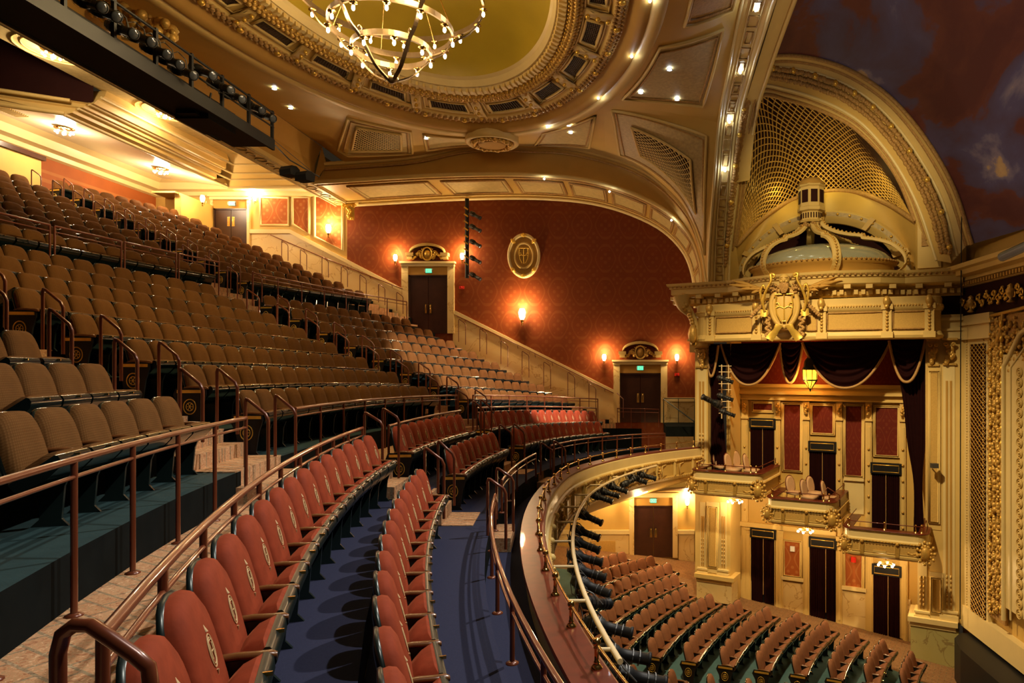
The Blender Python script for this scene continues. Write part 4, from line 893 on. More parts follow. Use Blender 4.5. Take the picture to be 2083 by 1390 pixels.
def CPt(i, s, dz=-.03):
    if i > 100: return PEN(s, i-200, dz)
    k = min(int(i), len(edge)-2); f = i-k; a, b = inner[k].lerp(inner[k+1], f), edge[k].lerp(edge[k+1], f); p = pend(a, b, s); return p+(Vector((-3, 14, 2))-p).normalized()*(-dz)
def cpanel(i0, i1, s0, s1, mat, moulds=((0, .05, 'cream'), (.06, .03, 'carved')), grille=None, n=8):
    m = MB(); m.grid(lambda u, v: CPt(i0+(i1-i0)*u, s0+(s1-s0)*v, -.025), n, 4); struct(m, 'trim_12', M[mat])
    for ins, r, mt in moulds:
        di, ds = (i1-i0)*ins, (s1-s0)*ins
        q = [CPt(i0+di+(i1-i0-2*di)*j/n, s0+ds, -.04) for j in range(n)]+[CPt(i1-di, s0+ds+(s1-s0-2*ds)*j/4, -.04) for j in range(4)]+[CPt(i1-di-(i1-i0-2*di)*j/n, s1-ds, -.04) for j in range(n)]+[CPt(i0+di, s1-ds-(s1-s0-2*ds)*j/4, -.04) for j in range(4)]
        m = MB(); m.tube(q, r, 5, True); struct(m, 'trim_12', M[mt])
    if grille:
        a0, a1, b0, b1 = grille; G = lambda u, v, dz=-.10: CPt(a0+(a1-a0)*u, b0+(b1-b0)*v, dz)
        m = MB(); m.grid(lambda u, v: G(u, v, -.06), 30, 8); struct(m, 'trim_12', M['void'])
        m = MB()
        for j in range(-11, 12):
            for sg in (1, -1):
                pts = [(u, (u*1.0*sg+j/11*1.0+(0 if sg > 0 else 1))) for u in [k/24 for k in range(25)]]; pts = [p_ for p_ in pts if 0 <= p_[1] <= 1]
                if len(pts) > 1: m.tube([G(u, v) for u, v in pts], .015, 3, caps=False)
        struct(m, 'trim_12', M['cream'])
        m = MB(); m.tube([G(j/16, 0) for j in range(16)]+[G(1, j/6) for j in range(6)]+[G(1-j/16, 1) for j in range(16)]+[G(0, 1-j/6) for j in range(6)], .045, 5, True); struct(m, 'trim_12', M['cream'])
# panels painted on the flat ceiling and pendentives; index = place along the outer edge
cpanel(3.6, 7.6, .18, .86, 'stencil', grille=(4.2, 6.9, .30, .74))
cpanel(8.6, 12.0, .2, .8, 'stencil')
cpanel(17.0, 21.8, .12, .86, 'stencil', n=10)
cpanel(200.07, 200.90, .08, .84, 'stencil2', ((0, .05, 'cream'), (.03, .03, 'carved')), (200.20, 200.74, .24, .66), 24)
cpanel(55.3, 62.4, .10, .84, 'stencil2', n=10)
cpanel(63.6, 69, .3, .9, 'carved')
def downlight(p, lab):
    m = MB(); m.lathe([(.085, 0), (.10, -.012), (.07, -.015), (.06, 0)], p, 14); t = m.build('recessed_downlight', M['white'], label=lab, cat='light', group='recessed downlights')
    m = MB(); m.lathe([(.0, -.004), (.062, -.004)], p, 12); m.build('lamp_disc', M['bulbw'], t)
for px, py, z, lab in ((1305, 187, 8.0, 'left of the three white downlights in the triangular ceiling panel'), (1362, 140, 8.05, 'highest of the three white downlights in the triangular ceiling panel'), (1378, 200, 7.8, 'right of the three white downlights in the triangular ceiling panel'),
        (1133, 257, 7.9, 'left white downlight above the side arch by the big ceiling grille'), (1157, 254, 7.9, 'upper white downlight above the side arch by the big ceiling grille'), (1160, 269, 7.9, 'lower white downlight above the side arch by the big ceiling grille'),
        (865, 281, 8.02, 'small downlight left of the ceiling medallion'), (572, 196, 8.2, 'upper downlight beside the lighting bridge end'), (603, 229, 8.15, 'lower downlight beside the lighting bridge end')):
    Y = z*FX/(PY-py); p = W(px, py, Y)
    i = min(range(len(edge)), key=lambda k: abs(ang(edge[k])-ang(p)))
    best = min((CPt(ii*.25, s/50, -.05) for ii in list(range(0, 92))+list(range(216, 288)) for s in range(51)), key=lambda q: (proj(q)[0]-px)**2+(proj(q)[1]-py)**2); downlight(best-Vector((0, 0, .02)), lab)
for i, (x, y) in enumerate(((1113, 258), (1217, 200), (1285, 115), (1322, 2))): led(W(x, y, 7.93*FX/(PY-y)), f'white point light on the outer ring of the oval dome, {ordn(i+1)} from the ceiling medallion', 10)
# oval cartouche hanging at the foot of the dome
c = W(1001, 291, 23.9); t = root('ceiling_cartouche', 'oval gilt cartouche at the foot of the ceiling ring', 'ceiling ornament', tuple(c))
def eo(a, b, z, n=32): return [c+Vector((a*math.cos(2*PI*i/n), b*math.sin(2*PI*i/n), z)) for i in range(n)]
m = MB(); m.loft([eo(.90, .86, .25), eo(.92, .88, 0), eo(.84, .80, -.06), eo(.76, .72, 0)], closed=True); m.build('rim', M['cream'], t)
m = MB(); q = eo(.78, .74, .02); m.add(q, [tuple(range(32))]); m.build('field', M['carved'], t)
m = MB(); q = eo(.40, .36, -.08); m.add(q, [tuple(range(32))]); m.loft([eo(.50, .46, 0), eo(.46, .42, -.10), eo(.40, .36, -.07)], closed=True); m.build('panel', M['ochre'], t)
m = MB()
for i in range(26): a = 2*PI*i/26; m.ball(c+Vector((.63*math.cos(a), .59*math.sin(a), -.04)), .09 if i % 3 else .12, 6, 5)
m.build('leaf_wreath', M['gold'], t)
# plaster eagle group at the left end of the ring, mostly behind the bridge
c = W(285, 40, 15.2); t = root('gilt_garland', 'gilt plaster garland on the ceiling behind the lighting bridge', 'ceiling ornament', tuple(c)); m = MB(); rng = random.Random(5)
for i in range(70): a = rng.random(); m.ball(W(180+a*175, 5+a*62+rng.uniform(-24, 24)*(1-.5*a), 15.2+rng.uniform(-.1, .1)), rng.uniform(.06, .14), 6, 5)
m.build('fruit_and_leaves', M['gold'], t, kind='stuff')
m = MB(); m.tube([W(250, 75, 15.3), W(300, 82, 15.3), W(340, 74, 15.3), W(360, 60, 15.3)], .07, 6); m.build('scroll_base', M['cream'], t)

# ------------------------------------------------------------------ chandelier: three iron hoops with hanging bulbs
cc = Vector((-4.93, 14, 5.85)); ch = root('chandelier', 'three-tier iron hoop chandelier with bare bulbs under the olive dome', 'chandelier', tuple(cc))
M['chiron'] = pm('aged_silver_iron', (.17, .115, .06), .38, .6, var=.3, scale=12)
tiers = [(.765, 6.46, 8), (1.20, 6.90, 12), (1.82, 7.55, 16)]
for r, z, n in tiers:
    m = MB(); m.loft([[Vector((cc.x+(r+dr)*math.cos(2*PI*i/48), cc.y+(r+dr)*math.sin(2*PI*i/48), z+dz)) for i in range(48)] for dr, dz in ((-.02, -.055), (.025, -.055), (.025, .055), (-.02, .055), (-.02, -.055))], closed=True, smooth=False); m.build('hoop', M['chiron'], ch)
    for i in range(n):
        a = 2*PI*(i+.5)/n; p = Vector((cc.x+r*math.cos(a), cc.y+r*math.sin(a), z-.06))
        m = MB(); m.lathe([(.02, .0), (.075, -.01), (.08, -.03), (.03, -.045), (.035, -.075), (.0, -.08)], p, 10); s_ = m.build('candle_cup', M['brass'], ch)
        m = MB(); m.ball(p-Vector((0, 0, .125)), .034, 8, 6, (1, 1, 1.6)); m.build('bulb', M['bulb'], s_)
    for i in range(4 if r < 1 else 6): lamp('POINT', (cc.x+r*.96*math.cos(2*PI*i/(4 if r < 1 else 6)), cc.y+r*.96*math.sin(2*PI*i/(4 if r < 1 else 6)), z-.26), 30, (1, .70, .36), .12)
for i in range(5):
    a = 2*PI*i/5+.45; u = Vector((math.cos(a), math.sin(a), 0)); pts = [cc+u*.10, cc+u*.42+Vector((0, 0, .18)), Vector((cc.x, cc.y, 6.42))+u*.76, Vector((cc.x, cc.y, 6.60))+u*1.02, Vector((cc.x, cc.y, 6.86))+u*1.20, Vector((cc.x, cc.y, 7.15))+u*1.58, Vector((cc.x, cc.y, 7.5))+u*1.82]
    pts = spline(pts, 24); v = Vector((-u.y, u.x, 0))*.035
    m = MB(); m.loft([[p-v for p in pts], [p+v for p in pts], [p+v+Vector((0, 0, -.02))+u*.02 for p in pts], [p-v+Vector((0, 0, -.02))+u*.02 for p in pts]], smooth=False); m.build('strap_arm', M['chiron'], ch)
    for r, z, n in tiers:
        p = Vector((cc.x, cc.y, z+.06))+u*(r+.03); m = MB(); m.tube([p+u*(.05*math.cos(k*.7))+Vector((0, 0, .05+.05*math.sin(k*.7))) for k in range(8)], .012, 5); m.build('scroll_finial', M['chiron'], ch)
for i in range(6):
    a = 2*PI*i/6; m = MB(); m.tube([Vector((cc.x+1.2*math.cos(a), cc.y+1.2*math.sin(a), 6.95)), Vector((cc.x+.15*math.cos(a), cc.y+.15*math.sin(a), 9.6))], .012, 4); m.build('chain', M['brass'], ch)
m = MB(); m.lathe([(0, -.07), (.05, -.06), (.12, 0), (.13, .05), (.05, .07)], cc, 14); m.build('hub', M['chiron'], ch)

# ------------------------------------------------------------------ lighting bridge
t = root('lighting_bridge', 'long black lighting bridge hung across the ceiling with a row of lanterns', 'lighting bridge', (-9.1, 14, 5.4))
m = MB(); m.box(-9.75, -8.8, 5.6, 16.7, 5.36, 5.44); m.build('deck', M['black'], t)
m = MB(); m.box(-8.83, -8.77, 5.6, 16.8, 5.30, 5.56); m.box(-9.79, -9.73, 5.6, 16.2, 5.34, 5.50); m.build('edge_beam', M['black'], t)
for i in range(11):
    y = 16.75-i*1.02; m = MB(); m.box(-8.84, -8.78, y-.03, y+.03, 5.5, 6.25); m.build('post', M['black'], t)
m = MB(); m.tube([(-8.8, 5.6, 6.2), (-8.8, 16.8, 6.2)], .025, 6); m.tube([(-8.8, 5.6, 5.86), (-8.8, 16.8, 5.86)], .02, 6); m.tube([(-9.7, 5.6, 6.15), (-9.7, 16.2, 6.15)], .03, 6); m.build('rail_pipe', M['black'], t)
m = MB()
for i in range(7): y = 9.6+i*1.1; m.box(-9.72, -9.68, y-.02, y+.5, 5.5, 6.15)
m.build('back_panel', M['black'], t, kind='stuff')
for i, (x, y) in enumerate(((180, 5), (210, 24), (245, 59), (282, 76), (314, 101), (341, 122), (369, 144), (409, 145), (446, 174), (470, 193), (511, 216), (534, 233))):
    Y = 8.85*FX/(PX-x); p = W(x, y, Y); spotlight(p, (.85, -.35, -.40), 1.15, f'black round lantern on the lighting bridge, {ordn(12-i)} from its far end', 'lanterns on the lighting bridge', yoke=(p.x-.1, p.y+.05, 6.2))
for x, y in ((400, 215), (430, 232)):
    pass
m = MB(); p = W(420, 245, 15.0); m.box(-.35, .35, -.5, .5, -.14, .14, Matrix.Translation(p)); m.box(-.2, .2, -.7, -.45, -.1, .1, Matrix.Translation(p)); m.tube([p+Vector((0, 0, .1)), p+Vector((.1, 0, .6))], .02, 5); m.build('projector', M['black'], label='black projector box slung under the lighting bridge', cat='projector')
t = root('speaker_pair', 'pair of black loudspeakers on a bar beyond the lighting bridge end', 'loudspeaker', tuple(W(606, 352, 18)))
m = MB(); a, b = W(560, 296, 16.8), W(650, 360, 18.4); m.tube([a, W(590, 326, 17.8), b], .018, 5); m.tube([a+Vector((0, 0, .1)), W(630, 345, 18.3)], .010, 4); m.build('hanging_bar', M['steel'], t)
for cx_, cy_ in ((589, 349), (620, 360)):
    c = W(cx_, cy_, 18.1); T = Matrix.Translation(c) @ Matrix.Rotation(-.35, 4, 'Z')
    m = MB(); m.poly([T @ Vector(q) for q in ((-.19, -.14, -.12), (-.19, .14, -.12), (-.19, .16, .06), (-.19, .05, .13), (-.19, -.10, .12), (-.19, -.16, .02))], T.to_3x3() @ Vector((.38, 0, 0))); m.build('cabinet', M['black'], t)

# ------------------------------------------------------------------ great rib between ceiling and stage side
ribR = spline([W(1482, 590, 24.7), W(1484, 500, 24.0), W(1489, 400, 23.0), W(1503, 250, 21.4), W(1528, 150, 19.2), W(1575, 0, 16.0), W(1600, -60, 14.6), (3.4, 10, 9.25), (3.4, 4, 9.35)], 40)
m = MB(); m.loft([[p+Vector((0, 0, .0)) for p in ribL], [p.lerp(q, .15)+Vector((0, -.12, -.02)) for p, q in zip(ribL, ribR)], [p.lerp(q, .22)+Vector((0, -.04, 0)) for p, q in zip(ribL, ribR)], [p.lerp(q, .80)+Vector((0, -.04, 0)) for p, q in zip(ribL, ribR)], [p.lerp(q, .87)+Vector((0, -.12, -.02)) for p, q in zip(ribL, ribR)], ribR]); struct(m, 'trim_13', M['cream'])
m = MB()
for i in range(0, 33):
    for u0 in (0.0,):
        a = ribL[i].lerp(ribL[i+1], .1); b = ribL[i].lerp(ribL[i+1], .8); c_, d_ = ribR[i].lerp(ribR[i+1], .1), ribR[i].lerp(ribR[i+1], .8)
        o_ = Vector((0, -.07, -.02)); w0, w1 = (.34, .68) if i % 2 else (.40, .62)
        m.tube([a.lerp(c_, w0)+o_, b.lerp(d_, w0)+o_, b.lerp(d_, w1)+o_, a.lerp(c_, w1)+o_], .022, 4, True)
struct(m, 'trim_13', M['carved'])
m = MB()
for s, r in ((.30, .02), (.72, .02), (0, .05), (1, .05)): m.tube([p.lerp(q, s)+Vector((0, -.06, -.01)) for p, q in zip(ribL, ribR)], r, 5)
struct(m, 'trim_13', M['pale'])
for i, (x, y) in enumerate(((1540, 25), (1507, 150), (1482, 250), (1463, 347))):
    k = min(range(400), key=lambda k: abs(proj(ribL[k//10].lerp(ribL[k//10+1], k % 10/10).lerp(ribR[k//10].lerp(ribR[k//10+1], k % 10/10), .5))[1]-y)); p = ribL[k//10].lerp(ribL[k//10+1], k % 10/10).lerp(ribR[k//10].lerp(ribR[k//10+1], k % 10/10), .5)
    led(p+Vector((0, -.14, -.03)), f'white point light on the tall arch rib, {ordn(i+1)} from the top', 16, (0, -1, 0))

# ------------------------------------------------------------------ lattice half-dome niche and its mouldings
L_ = [[(1497, 500, 24.4), (1510, 400, 23.4), (1522, 310, 22.4), (1537, 240, 21.3), (1550, 195, 20.6), (1600, 203, 21.4), (1650, 217, 22.0), (1700, 238, 22.2), (1740, 262, 22.2), (1790, 310, 22), (1830, 370, 21.8), (1862, 450, 21.55)],
      [(1484, 520, 24.4), (1497, 400, 23.2), (1511, 300, 22.2), (1524, 225, 21.0), (1541, 176, 20.3), (1600, 182, 21.1), (1660, 200, 21.7), (1715, 225, 21.9), (1765, 262, 21.9), (1820, 330, 21.6), (1868, 420, 21.3), (1905, 530, 20.95)],
      [(1477, 540, 24.4), (1490, 400, 23.0), (1504, 290, 22.0), (1519, 205, 20.8), (1540, 150, 20.0), (1600, 147, 20.8), (1670, 163, 21.3), (1735, 192, 21.6), (1795, 242, 21.6), (1855, 320, 21.3), (1908, 420, 20.9), (1935, 535, 20.65)],
      [(1477, 540, 24.35), (1488, 400, 22.9), (1502, 285, 21.9), (1518, 195, 20.7), (1541, 138, 19.8), (1600, 124, 20.4), (1680, 137, 20.9), (1750, 168, 21.2), (1815, 218, 21.2), (1877, 295, 20.9), (1930, 390, 20.6), (1966, 500, 20.35)]]
NL = 66; LC = [spline([W(*p) for p in c], NL) for c in L_]
B_ = spline([W(*p) for p in [(1497, 500, 24.4), (1545, 450, 24.9), (1600, 412, 25.1), (1650, 395, 24.9), (1700, 388, 24.5), (1750, 393, 23.9), (1810, 417, 22.9), (1862, 450, 21.6)]], NL)
def NS(u, v, back=0):
    i = u*NL; k = min(int(i), NL-1); f = i-k; a = B_[k].lerp(B_[k+1], f); b = LC[0][k].lerp(LC[0][k+1], f); p = a.lerp(b, v); s = math.sin(PI*v)*math.sin(PI*u); return p+Vector((.5, 1.0, .25))*s*1.1+Vector((0, back, 0))
t = root('lattice_niche', 'half-dome of gilded diamond lattice above the side boxes', 'lattice', tuple(W(1680, 300, 23)))
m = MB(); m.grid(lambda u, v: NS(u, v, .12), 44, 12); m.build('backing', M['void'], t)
m = MB()
for j in range(-16, 36):
    for sg in (1, -1):
        pts = []
        for k in range(25):
            v = k/24; u = j/36+(v*.42 if sg > 0 else .42-v*.42)
            if .0 <= u <= 1.0: pts.append(NS(u, v))
        if len(pts) > 1: m.tube(pts, .022, 4, caps=False)
m.build('lattice_bars', M['gold'], t, kind='stuff')
m = MB(); m.loft([LC[0], LC[1]]); struct(m, 'trim_14', M['cream'])
m = MB(); m.loft([LC[1], [p+Vector((-.05, -.12, -.02)) for p in LC[2]]]); struct(m, 'trim_14', M['plaster'])
m = MB(); m.loft([LC[2], LC[3]]); struct(m, 'trim_14', M['cream'])
for c, r, mt in ((LC[0], .07, 'carved'), (LC[1], .05, 'pale'), (LC[3], .06, 'carved'), ([a.lerp(b, .4) for a, b in zip(LC[2], LC[3])], .05, 'pale'), ([a.lerp(b, .5)+Vector((0, -.04, 0)) for a, b in zip(LC[0], LC[1])], .035, 'carved'), (B_, .09, 'carved')):
    m = MB(); m.tube(c, r, 6); struct(m, 'trim_14', M[mt])
m = MB(); rng = random.Random(9); g2 = MB()
for i in range(230):
    u = i/229*(NL-1.01); k = int(u); p = LC[2][k].lerp(LC[2][k+1], u-k)+Vector((-.06, -.16, -.02)); p1 = LC[1][k].lerp(LC[1][k+1], u-k)
    for f in (0, .28, .52): m.ball(p.lerp(p1, f)+Vector((rng.uniform(-.02, .02), -.03, rng.uniform(-.02, .02))), .075, 5, 4)
    if i % 13 == 6: g2.ball(p+Vector((0, -.06, 0)), .09, 7, 5)
m.build('trim_15', M['carved'], kind='stuff'); g2.build('trim_15', M['leaf'], kind='stuff')
# mural on the sounding board: a dusk sky
mm, nt, b = nmat('mural_canvas', .8); co_ = objco(nt); mp = nd(nt, 'ShaderNodeMapping'); mp.inputs['Scale'].default_value = (.5, .3, .55); mp.inputs['Rotation'].default_value = (0, .6, 0); nt.links.new(co_, mp.inputs[0])
n1 = nd(nt, 'ShaderNodeTexNoise', i_Scale=.75, i_Detail=7., i_Roughness=.55, i_Distortion=.4); nt.links.new(mp.outputs[0], n1.inputs['Vector'])
r1 = nd(nt, 'ShaderNodeValToRGB'); nt.links.new(n1.outputs['Fac'], r1.inputs[0]); e = r1.color_ramp.elements
e[0].position = .36; e[0].color = (.10, .022, .022, 1); e[1].position = .66; e[1].color = (.62, .42, .20, 1)
for pos, col in ((.43, (.14, .035, .025)), (.46, (.09, .06, .12)), (.54, (.10, .085, .19)), (.59, (.24, .20, .27)), (.605, (.50, .34, .18))): x = e.new(pos); x.color = (*col, 1)
nt.links.new(r1.outputs[0], b.inputs['Base Color']); M['mural'] = mm
O_ = spline([Vector(p) for p in [(3.3, 9.0, 9.4), (3.6, 9.5, 9.4), (4.6, 9.8, 9.4), (6.4, 10, 9.0), (8.4, 10.5, 7.4), (10.2, 11, 5.4), (10.9, 12, 3.6)]], NL-16)
T3 = LC[3][16:]; m = MB(); mid = [a.lerp(b, .035) for a, b in zip(T3, O_)]
m.loft([mid]+[[a.lerp(b, s) for a, b in zip(T3, O_)] for s in (.15, .3, .5, .75, 1)]); struct(m, 'ceiling', M['mural'])
m = MB(); m.loft([T3, mid]); struct(m, 'trim_16', M['cream'])
m = MB(); m.tube([p+Vector((-.03, -.04, -.03)) for p in mid], .07, 5); struct(m, 'trim_16', M['carved'])
m = MB(); m.loft([ribR[11:], [Vector((p.x+.55, p.y, p.z+.10)) for p in ribR[11:]]]); m.tube([Vector((p.x+.5, p.y-.02, p.z+.06)) for p in ribR[14:]], .06, 5); struct(m, 'trim_16', M['cream'])

# ------------------------------------------------------------------ the side wall of boxes: s runs along it, q into it
SD, SN, SO = Vector((.897, -.443, 0)), Vector((.443, .897, 0)), Vector((2.8, 24.5, 0))
def B(s, q, z): return SO+SD*s+SN*q+Vector((0, 0, z))
MBX = Matrix(((SD.x, SN.x, 0, SO.x), (SD.y, SN.y, 0, SO.y), (0, 0, 1, 0), (0, 0, 0, 1)))
def BY(px, q): a = (px-PX)/FX; return (q+SO.dot(SN))/(SN.x*a+SN.y)
def bs(px, q=0): Y = BY(px, q); return (Vector(((px-PX)/FX*Y, Y, 0))-SO).dot(SD)
def bz(px, py, q=0): return (PY-py)*BY(px, q)/FX
def bbox(m, px0, px1, py0, py1, q0, q1, zpx=None):
    """box given by its photo edges on the plane q0, reaching back to q1"""
    c_ = zpx or (px0+px1)/2; z1, z0 = bz(c_, py0, q0), bz(c_, py1, q0); m.box(bs(px0, q0), bs(px1, q0), q0, q1, z0, z1, MBX); return m
FL = lambda x: -8.1-.12*(x-.8)
# wall behind the boxes (q = 1.4) and its returns
m = MB(); m.poly([B(bs(1478, 1.4), 1.4, -9.7), B(bs(1930, 1.4), 1.4, -9.7), B(bs(1930, 1.4), 1.4, 1.4), B(bs(1478, 1.4), 1.4, 1.4)]); struct(m, 'wall_box', M['plaster'])
m = MB(); m.poly([B(.62, 0.1, -9), B(.62, 1.4, -9), B(.62, 1.4, 1.4), B(.62, .1, 1.4)]); m.poly([B(bs(1885), 0, -9.7), B(bs(1885), 1.4, -9.7), B(bs(1885), 1.4, 1.4), B(bs(1885), 0, 1.4)]); struct(m, 'wall_box', M['cream'])
m = MB(); m.poly([B(.62, 0, 1.0), B(bs(1885), 0, 1.0), B(bs(1885), 1.5, 1.0), B(.62, 1.5, 1.0)]); struct(m, 'ceiling', M['ochre'])
m = MB(); bbox(m, 1500, 1840, 690, 784, 1.36, 1.40, 1670); struct(m, 'trim_17', M['damaskb'])
m = MB()
for y0, y1, d in ((782, 789, .30), (789, 797, .20), (797, 803, .26), (803, 812, .10), (812, 815, .16)): bbox(m, 1503, 1840, y0, y1, 1.4-d, 1.4, 1600)
for i in range(40): s0 = bs(1510, 1.2)+i*.135; m.box(s0, s0+.07, 1.16, 1.25, bz(1600, 802, 1.2), bz(1600, 798, 1.2), MBX)
struct(m, 'trim_17', M['cream'])
for i, (x0, x1) in enumerate(((1508, 1521), (1575, 1587), (1633, 1646), (1700, 1713), (1760, 1773), (1830, 1842))):
    m = MB(); c_ = (x0+x1)/2; ytop = 814+i*1.3; bbox(m, x0, x1, ytop, 1300, 1.30, 1.4); bbox(m, x0+3, x1-3, ytop+50, 1290, 1.27, 1.3); bbox(m, x0-1, x1+1, ytop+34, ytop+38, 1.24, 1.3); struct(m, 'trim_18', M['cream'])
    m = MB(); p = B(bs(c_, 1.2), 1.22, bz(c_, ytop+16, 1.22))
    for k in range(6): m.ball(p+Vector((random.uniform(-.05, .05), -.02, .14-.055*k)), .07-.004*k, 6, 5)
    for k in range(6): m.ball(B(bs(c_, 1.25), 1.25, bz(c_, ytop+95+k*32, 1.25)), .045, 6, 4)
    m.build('trim_18', M['gold'], kind='stuff')
def redpanel(x0, x1, y0, y1, q=1.4, mat='damaskb'):
    m = MB(); bbox(m, x0, x1, y0, y1, q-.03, q); struct(m, 'trim_19', M[mat])
    m = MB(); s0, s1 = bs(x0, q-.03), bs(x1, q-.03); c_ = (x0+x1)/2; z1, z0 = bz(c_, y0, q-.03), bz(c_, y1, q-.03); w_ = .05
    for e_, d_ in ((0, .08), (w_, .05)): 
        pts = [B(s0-e_, q-.05, z0-e_), B(s1+e_, q-.05, z0-e_), B(s1+e_, q-.05, z1+e_), B(s0-e_, q-.05, z1+e_)]; m.tube(pts, .035, 4, True)
    struct(m, 'trim_19', M['cream'])
for r_ in ((1532, 1571, 820, 836), (1594, 1629, 823, 957), (1652, 1695, 825, 882), (1719, 1754, 826, 968), (1780, 1827, 829, 927)): redpanel(*r_)
for r_ in ((1595, 1628, 1102, 1172), (1718, 1754, 1112, 1200), (1508, 1513, 1090, 1160)): redpanel(*r_, mat='damaskp')
m = MB()
for x0, x1, y0, y1 in ((1486, 1529, 1180, 1240), (1586, 1640, 1186, 1270), (1708, 1768, 1205, 1310), (1838, 1852, 1220, 1330)): bbox(m, x0, x1, y0, y1, 1.33, 1.4)
struct(m, 'baseboard_box', M['marble'])
m = MB()
for x0, x1, y0, y1 in ((1588, 1634, 1176, 1182), (1712, 1762, 1196, 1203), (1716, 1757, 973, 979)): bbox(m, x0, x1, y0, y1, 1.25, 1.4)
bbox(m, 1716, 1757, 979, 1045, 1.33, 1.4); struct(m, 'trim_20', M['pale'])
m = MB()
for i, (x0, x1, y0) in enumerate(((1504, 1592, 1066), (1588, 1700, 1076), (1700, 1776, 1096))): bbox(m, x0, x1, y0, y0+9, 1.2, 1.4)
struct(m, 'trim_20', M['cream'])
for x0, x1, y0 in ((1515, 1527, 1078), (1581, 1592, 1084), (1634, 1645, 1090), (1702, 1712, 1098), (1766, 1776, 1120), (1836, 1846, 1140)):
    m = MB(); bbox(m, x0, x1, y0, y0+175, 1.28, 1.4); bbox(m, x0+3, x1-3, y0+10, y0+165, 1.25, 1.28); bbox(m, x0-1, x1+1, y0-4, y0, 1.22, 1.4); struct(m, 'trim_18', M['cream'])
# doorways with black curtains
def curtain(x0, x1, y0, y1, lab, q=1.34, header=True, gap=.5, mat='curtain'):
    s0, s1 = bs(x0, q), bs(x1, q); c_ = (x0+x1)/2; z1, z0 = bz(c_, y0, q), bz(c_, y1, q); hh = .30 if header else 0
    t = root('doorway_curtain', lab, 'curtain', tuple(B(s0, q, z0)))
    m = MB(); m.box(s0, s1, q+.03, q+.06, z0, z1, MBX); m.build('dark_opening', M['black'], t)
    for a, b in ((s0, s0+(s1-s0)*gap-.02), (s0+(s1-s0)*gap+.03, s1)):
        n = 22; m = MB(); m.loft([[B(a+(b-a)*i/n+.0, q-.03+.035*math.sin(i*1.9), z) for i in range(n+1)] for z in (z0, (z0+z1)/2, z1-hh)]); m.build('drape', M[mat], t)
    if header:
        m = MB(); m.box(s0-.03, s1+.03, q-.12, q, z1-.34, z1+.02, MBX); m.build('pelmet', M['black'], t)
        m = MB(); m.tube([B(s, q-.125, z) for s, z in ((s0+.05, z1-.05), (s1-.05, z1-.05), (s1-.05, z1-.28), (s0+.05, z1-.28))], .018, 4, True); m.build('gilt_border', M['leaf'], t)
    m = MB(); sc_ = s0+(s1-s0)*gap; m.tube([B(sc_, q-.05, z0+.3), B(sc_, q-.05, z1-hh)], .014, 4); m.build('gilt_edge', M['fringe'], t)
curtain(1527, 1577, 852, 1000, 'black curtained doorway of the highest box'); curtain(1647, 1700, 899, 1060, 'black curtained doorway of the middle box'); curtain(1773, 1832, 943, 1120, 'black curtained doorway of the lowest box')
curtain(1529, 1578, 1076, 1226, 'maroon curtained doorway under the highest box'); curtain(1648, 1700, 1095, 1262, 'maroon curtained doorway under the middle box', gap=.62); curtain(1776, 1832, 1150, 1312, 'maroon curtained doorway under the lowest box', gap=.55)
for x, y, mt, lab in ((1612, 1117, 'white', 'small white notice on the red panel below the middle box'), (1736, 1139, 'redp', 'small red alarm on the red panel below the lowest box')):
    m = MB(); p = B(bs(x, 1.3), 1.3, bz(x, y, 1.3)); m.box(-.08, .08, -.03, .03, -.09, .09, Matrix.Translation(p) @ Matrix.Rotation(-.46, 4, 'Z')); m.build('wall_notice' if mt == 'white' else 'fire_alarm', M[mt], label=lab, cat='notice' if mt == 'white' else 'alarm')
# pilasters
def pilaster(px0, px1, ytop, ybot, lab, q=0, kind='fluted', q1=.5, mat='pale'):
    t = root('pilaster', lab, 'pilaster', tuple(B(bs(px0, q), q, bz((px0+px1)/2, ybot, q))))
    s0, s1 = bs(px0, q), bs(px1, q); c_ = (px0+px1)/2; z1, z0 = bz(c_, ytop, q), bz(c_, ybot, q)
    m = MB(); m.box(s0, s1, q, q1, z0, z1, MBX); m.build('shaft', M[mat], t)
    w_ = s1-s0
    if kind == 'fluted':
        m = MB(); k = 2
        for i in range(k):
            a = s0+w_*(.22+.34*i); m.box(a, a+w_*.2, q-.012, q+.01, z0+.35, z1-.5, MBX)
        m.build('flute', M['ochre'], t)
        m = MB()
        for i in range(k):
            a = s0+w_*(.32+.34*i)
            for j in range(7): m.ball(B(a, q-.02, z0+.5+j*.14), w_*.09, 6, 4, (1, 1, 1.8))
        m.build('reeding', M['cream'], t, kind='stuff')
        m = MB()
        for j, (e_, h) in enumerate(((.10, .16), (.06, .08), (.09, .06))): zz = z0+(0, .16, .24)[j]; m.box(s0-e_, s1+e_, q-e_, q1, zz, zz+h, MBX)
        m.build('base', M['pale'], t)
    else:
        m = MB(); m.box(s0+w_*.2, s1-w_*.2, q-.03, q, z0+.25, z1-.2, MBX); m.build('panel', M['tan'], t)
        m = MB()
        for e_ in (.10, .2): m.tube([B(a, q-.03, z) for a, z in ((s0+w_*e_, z0+.15+e_*.5), (s1-w_*e_, z0+.15+e_*.5), (s1-w_*e_, z1-.1-e_*.5), (s0+w_*e_, z1-.1-e_*.5))], .025, 4, True)
        m.build('panel_moulding', M['cream'], t)
    return t
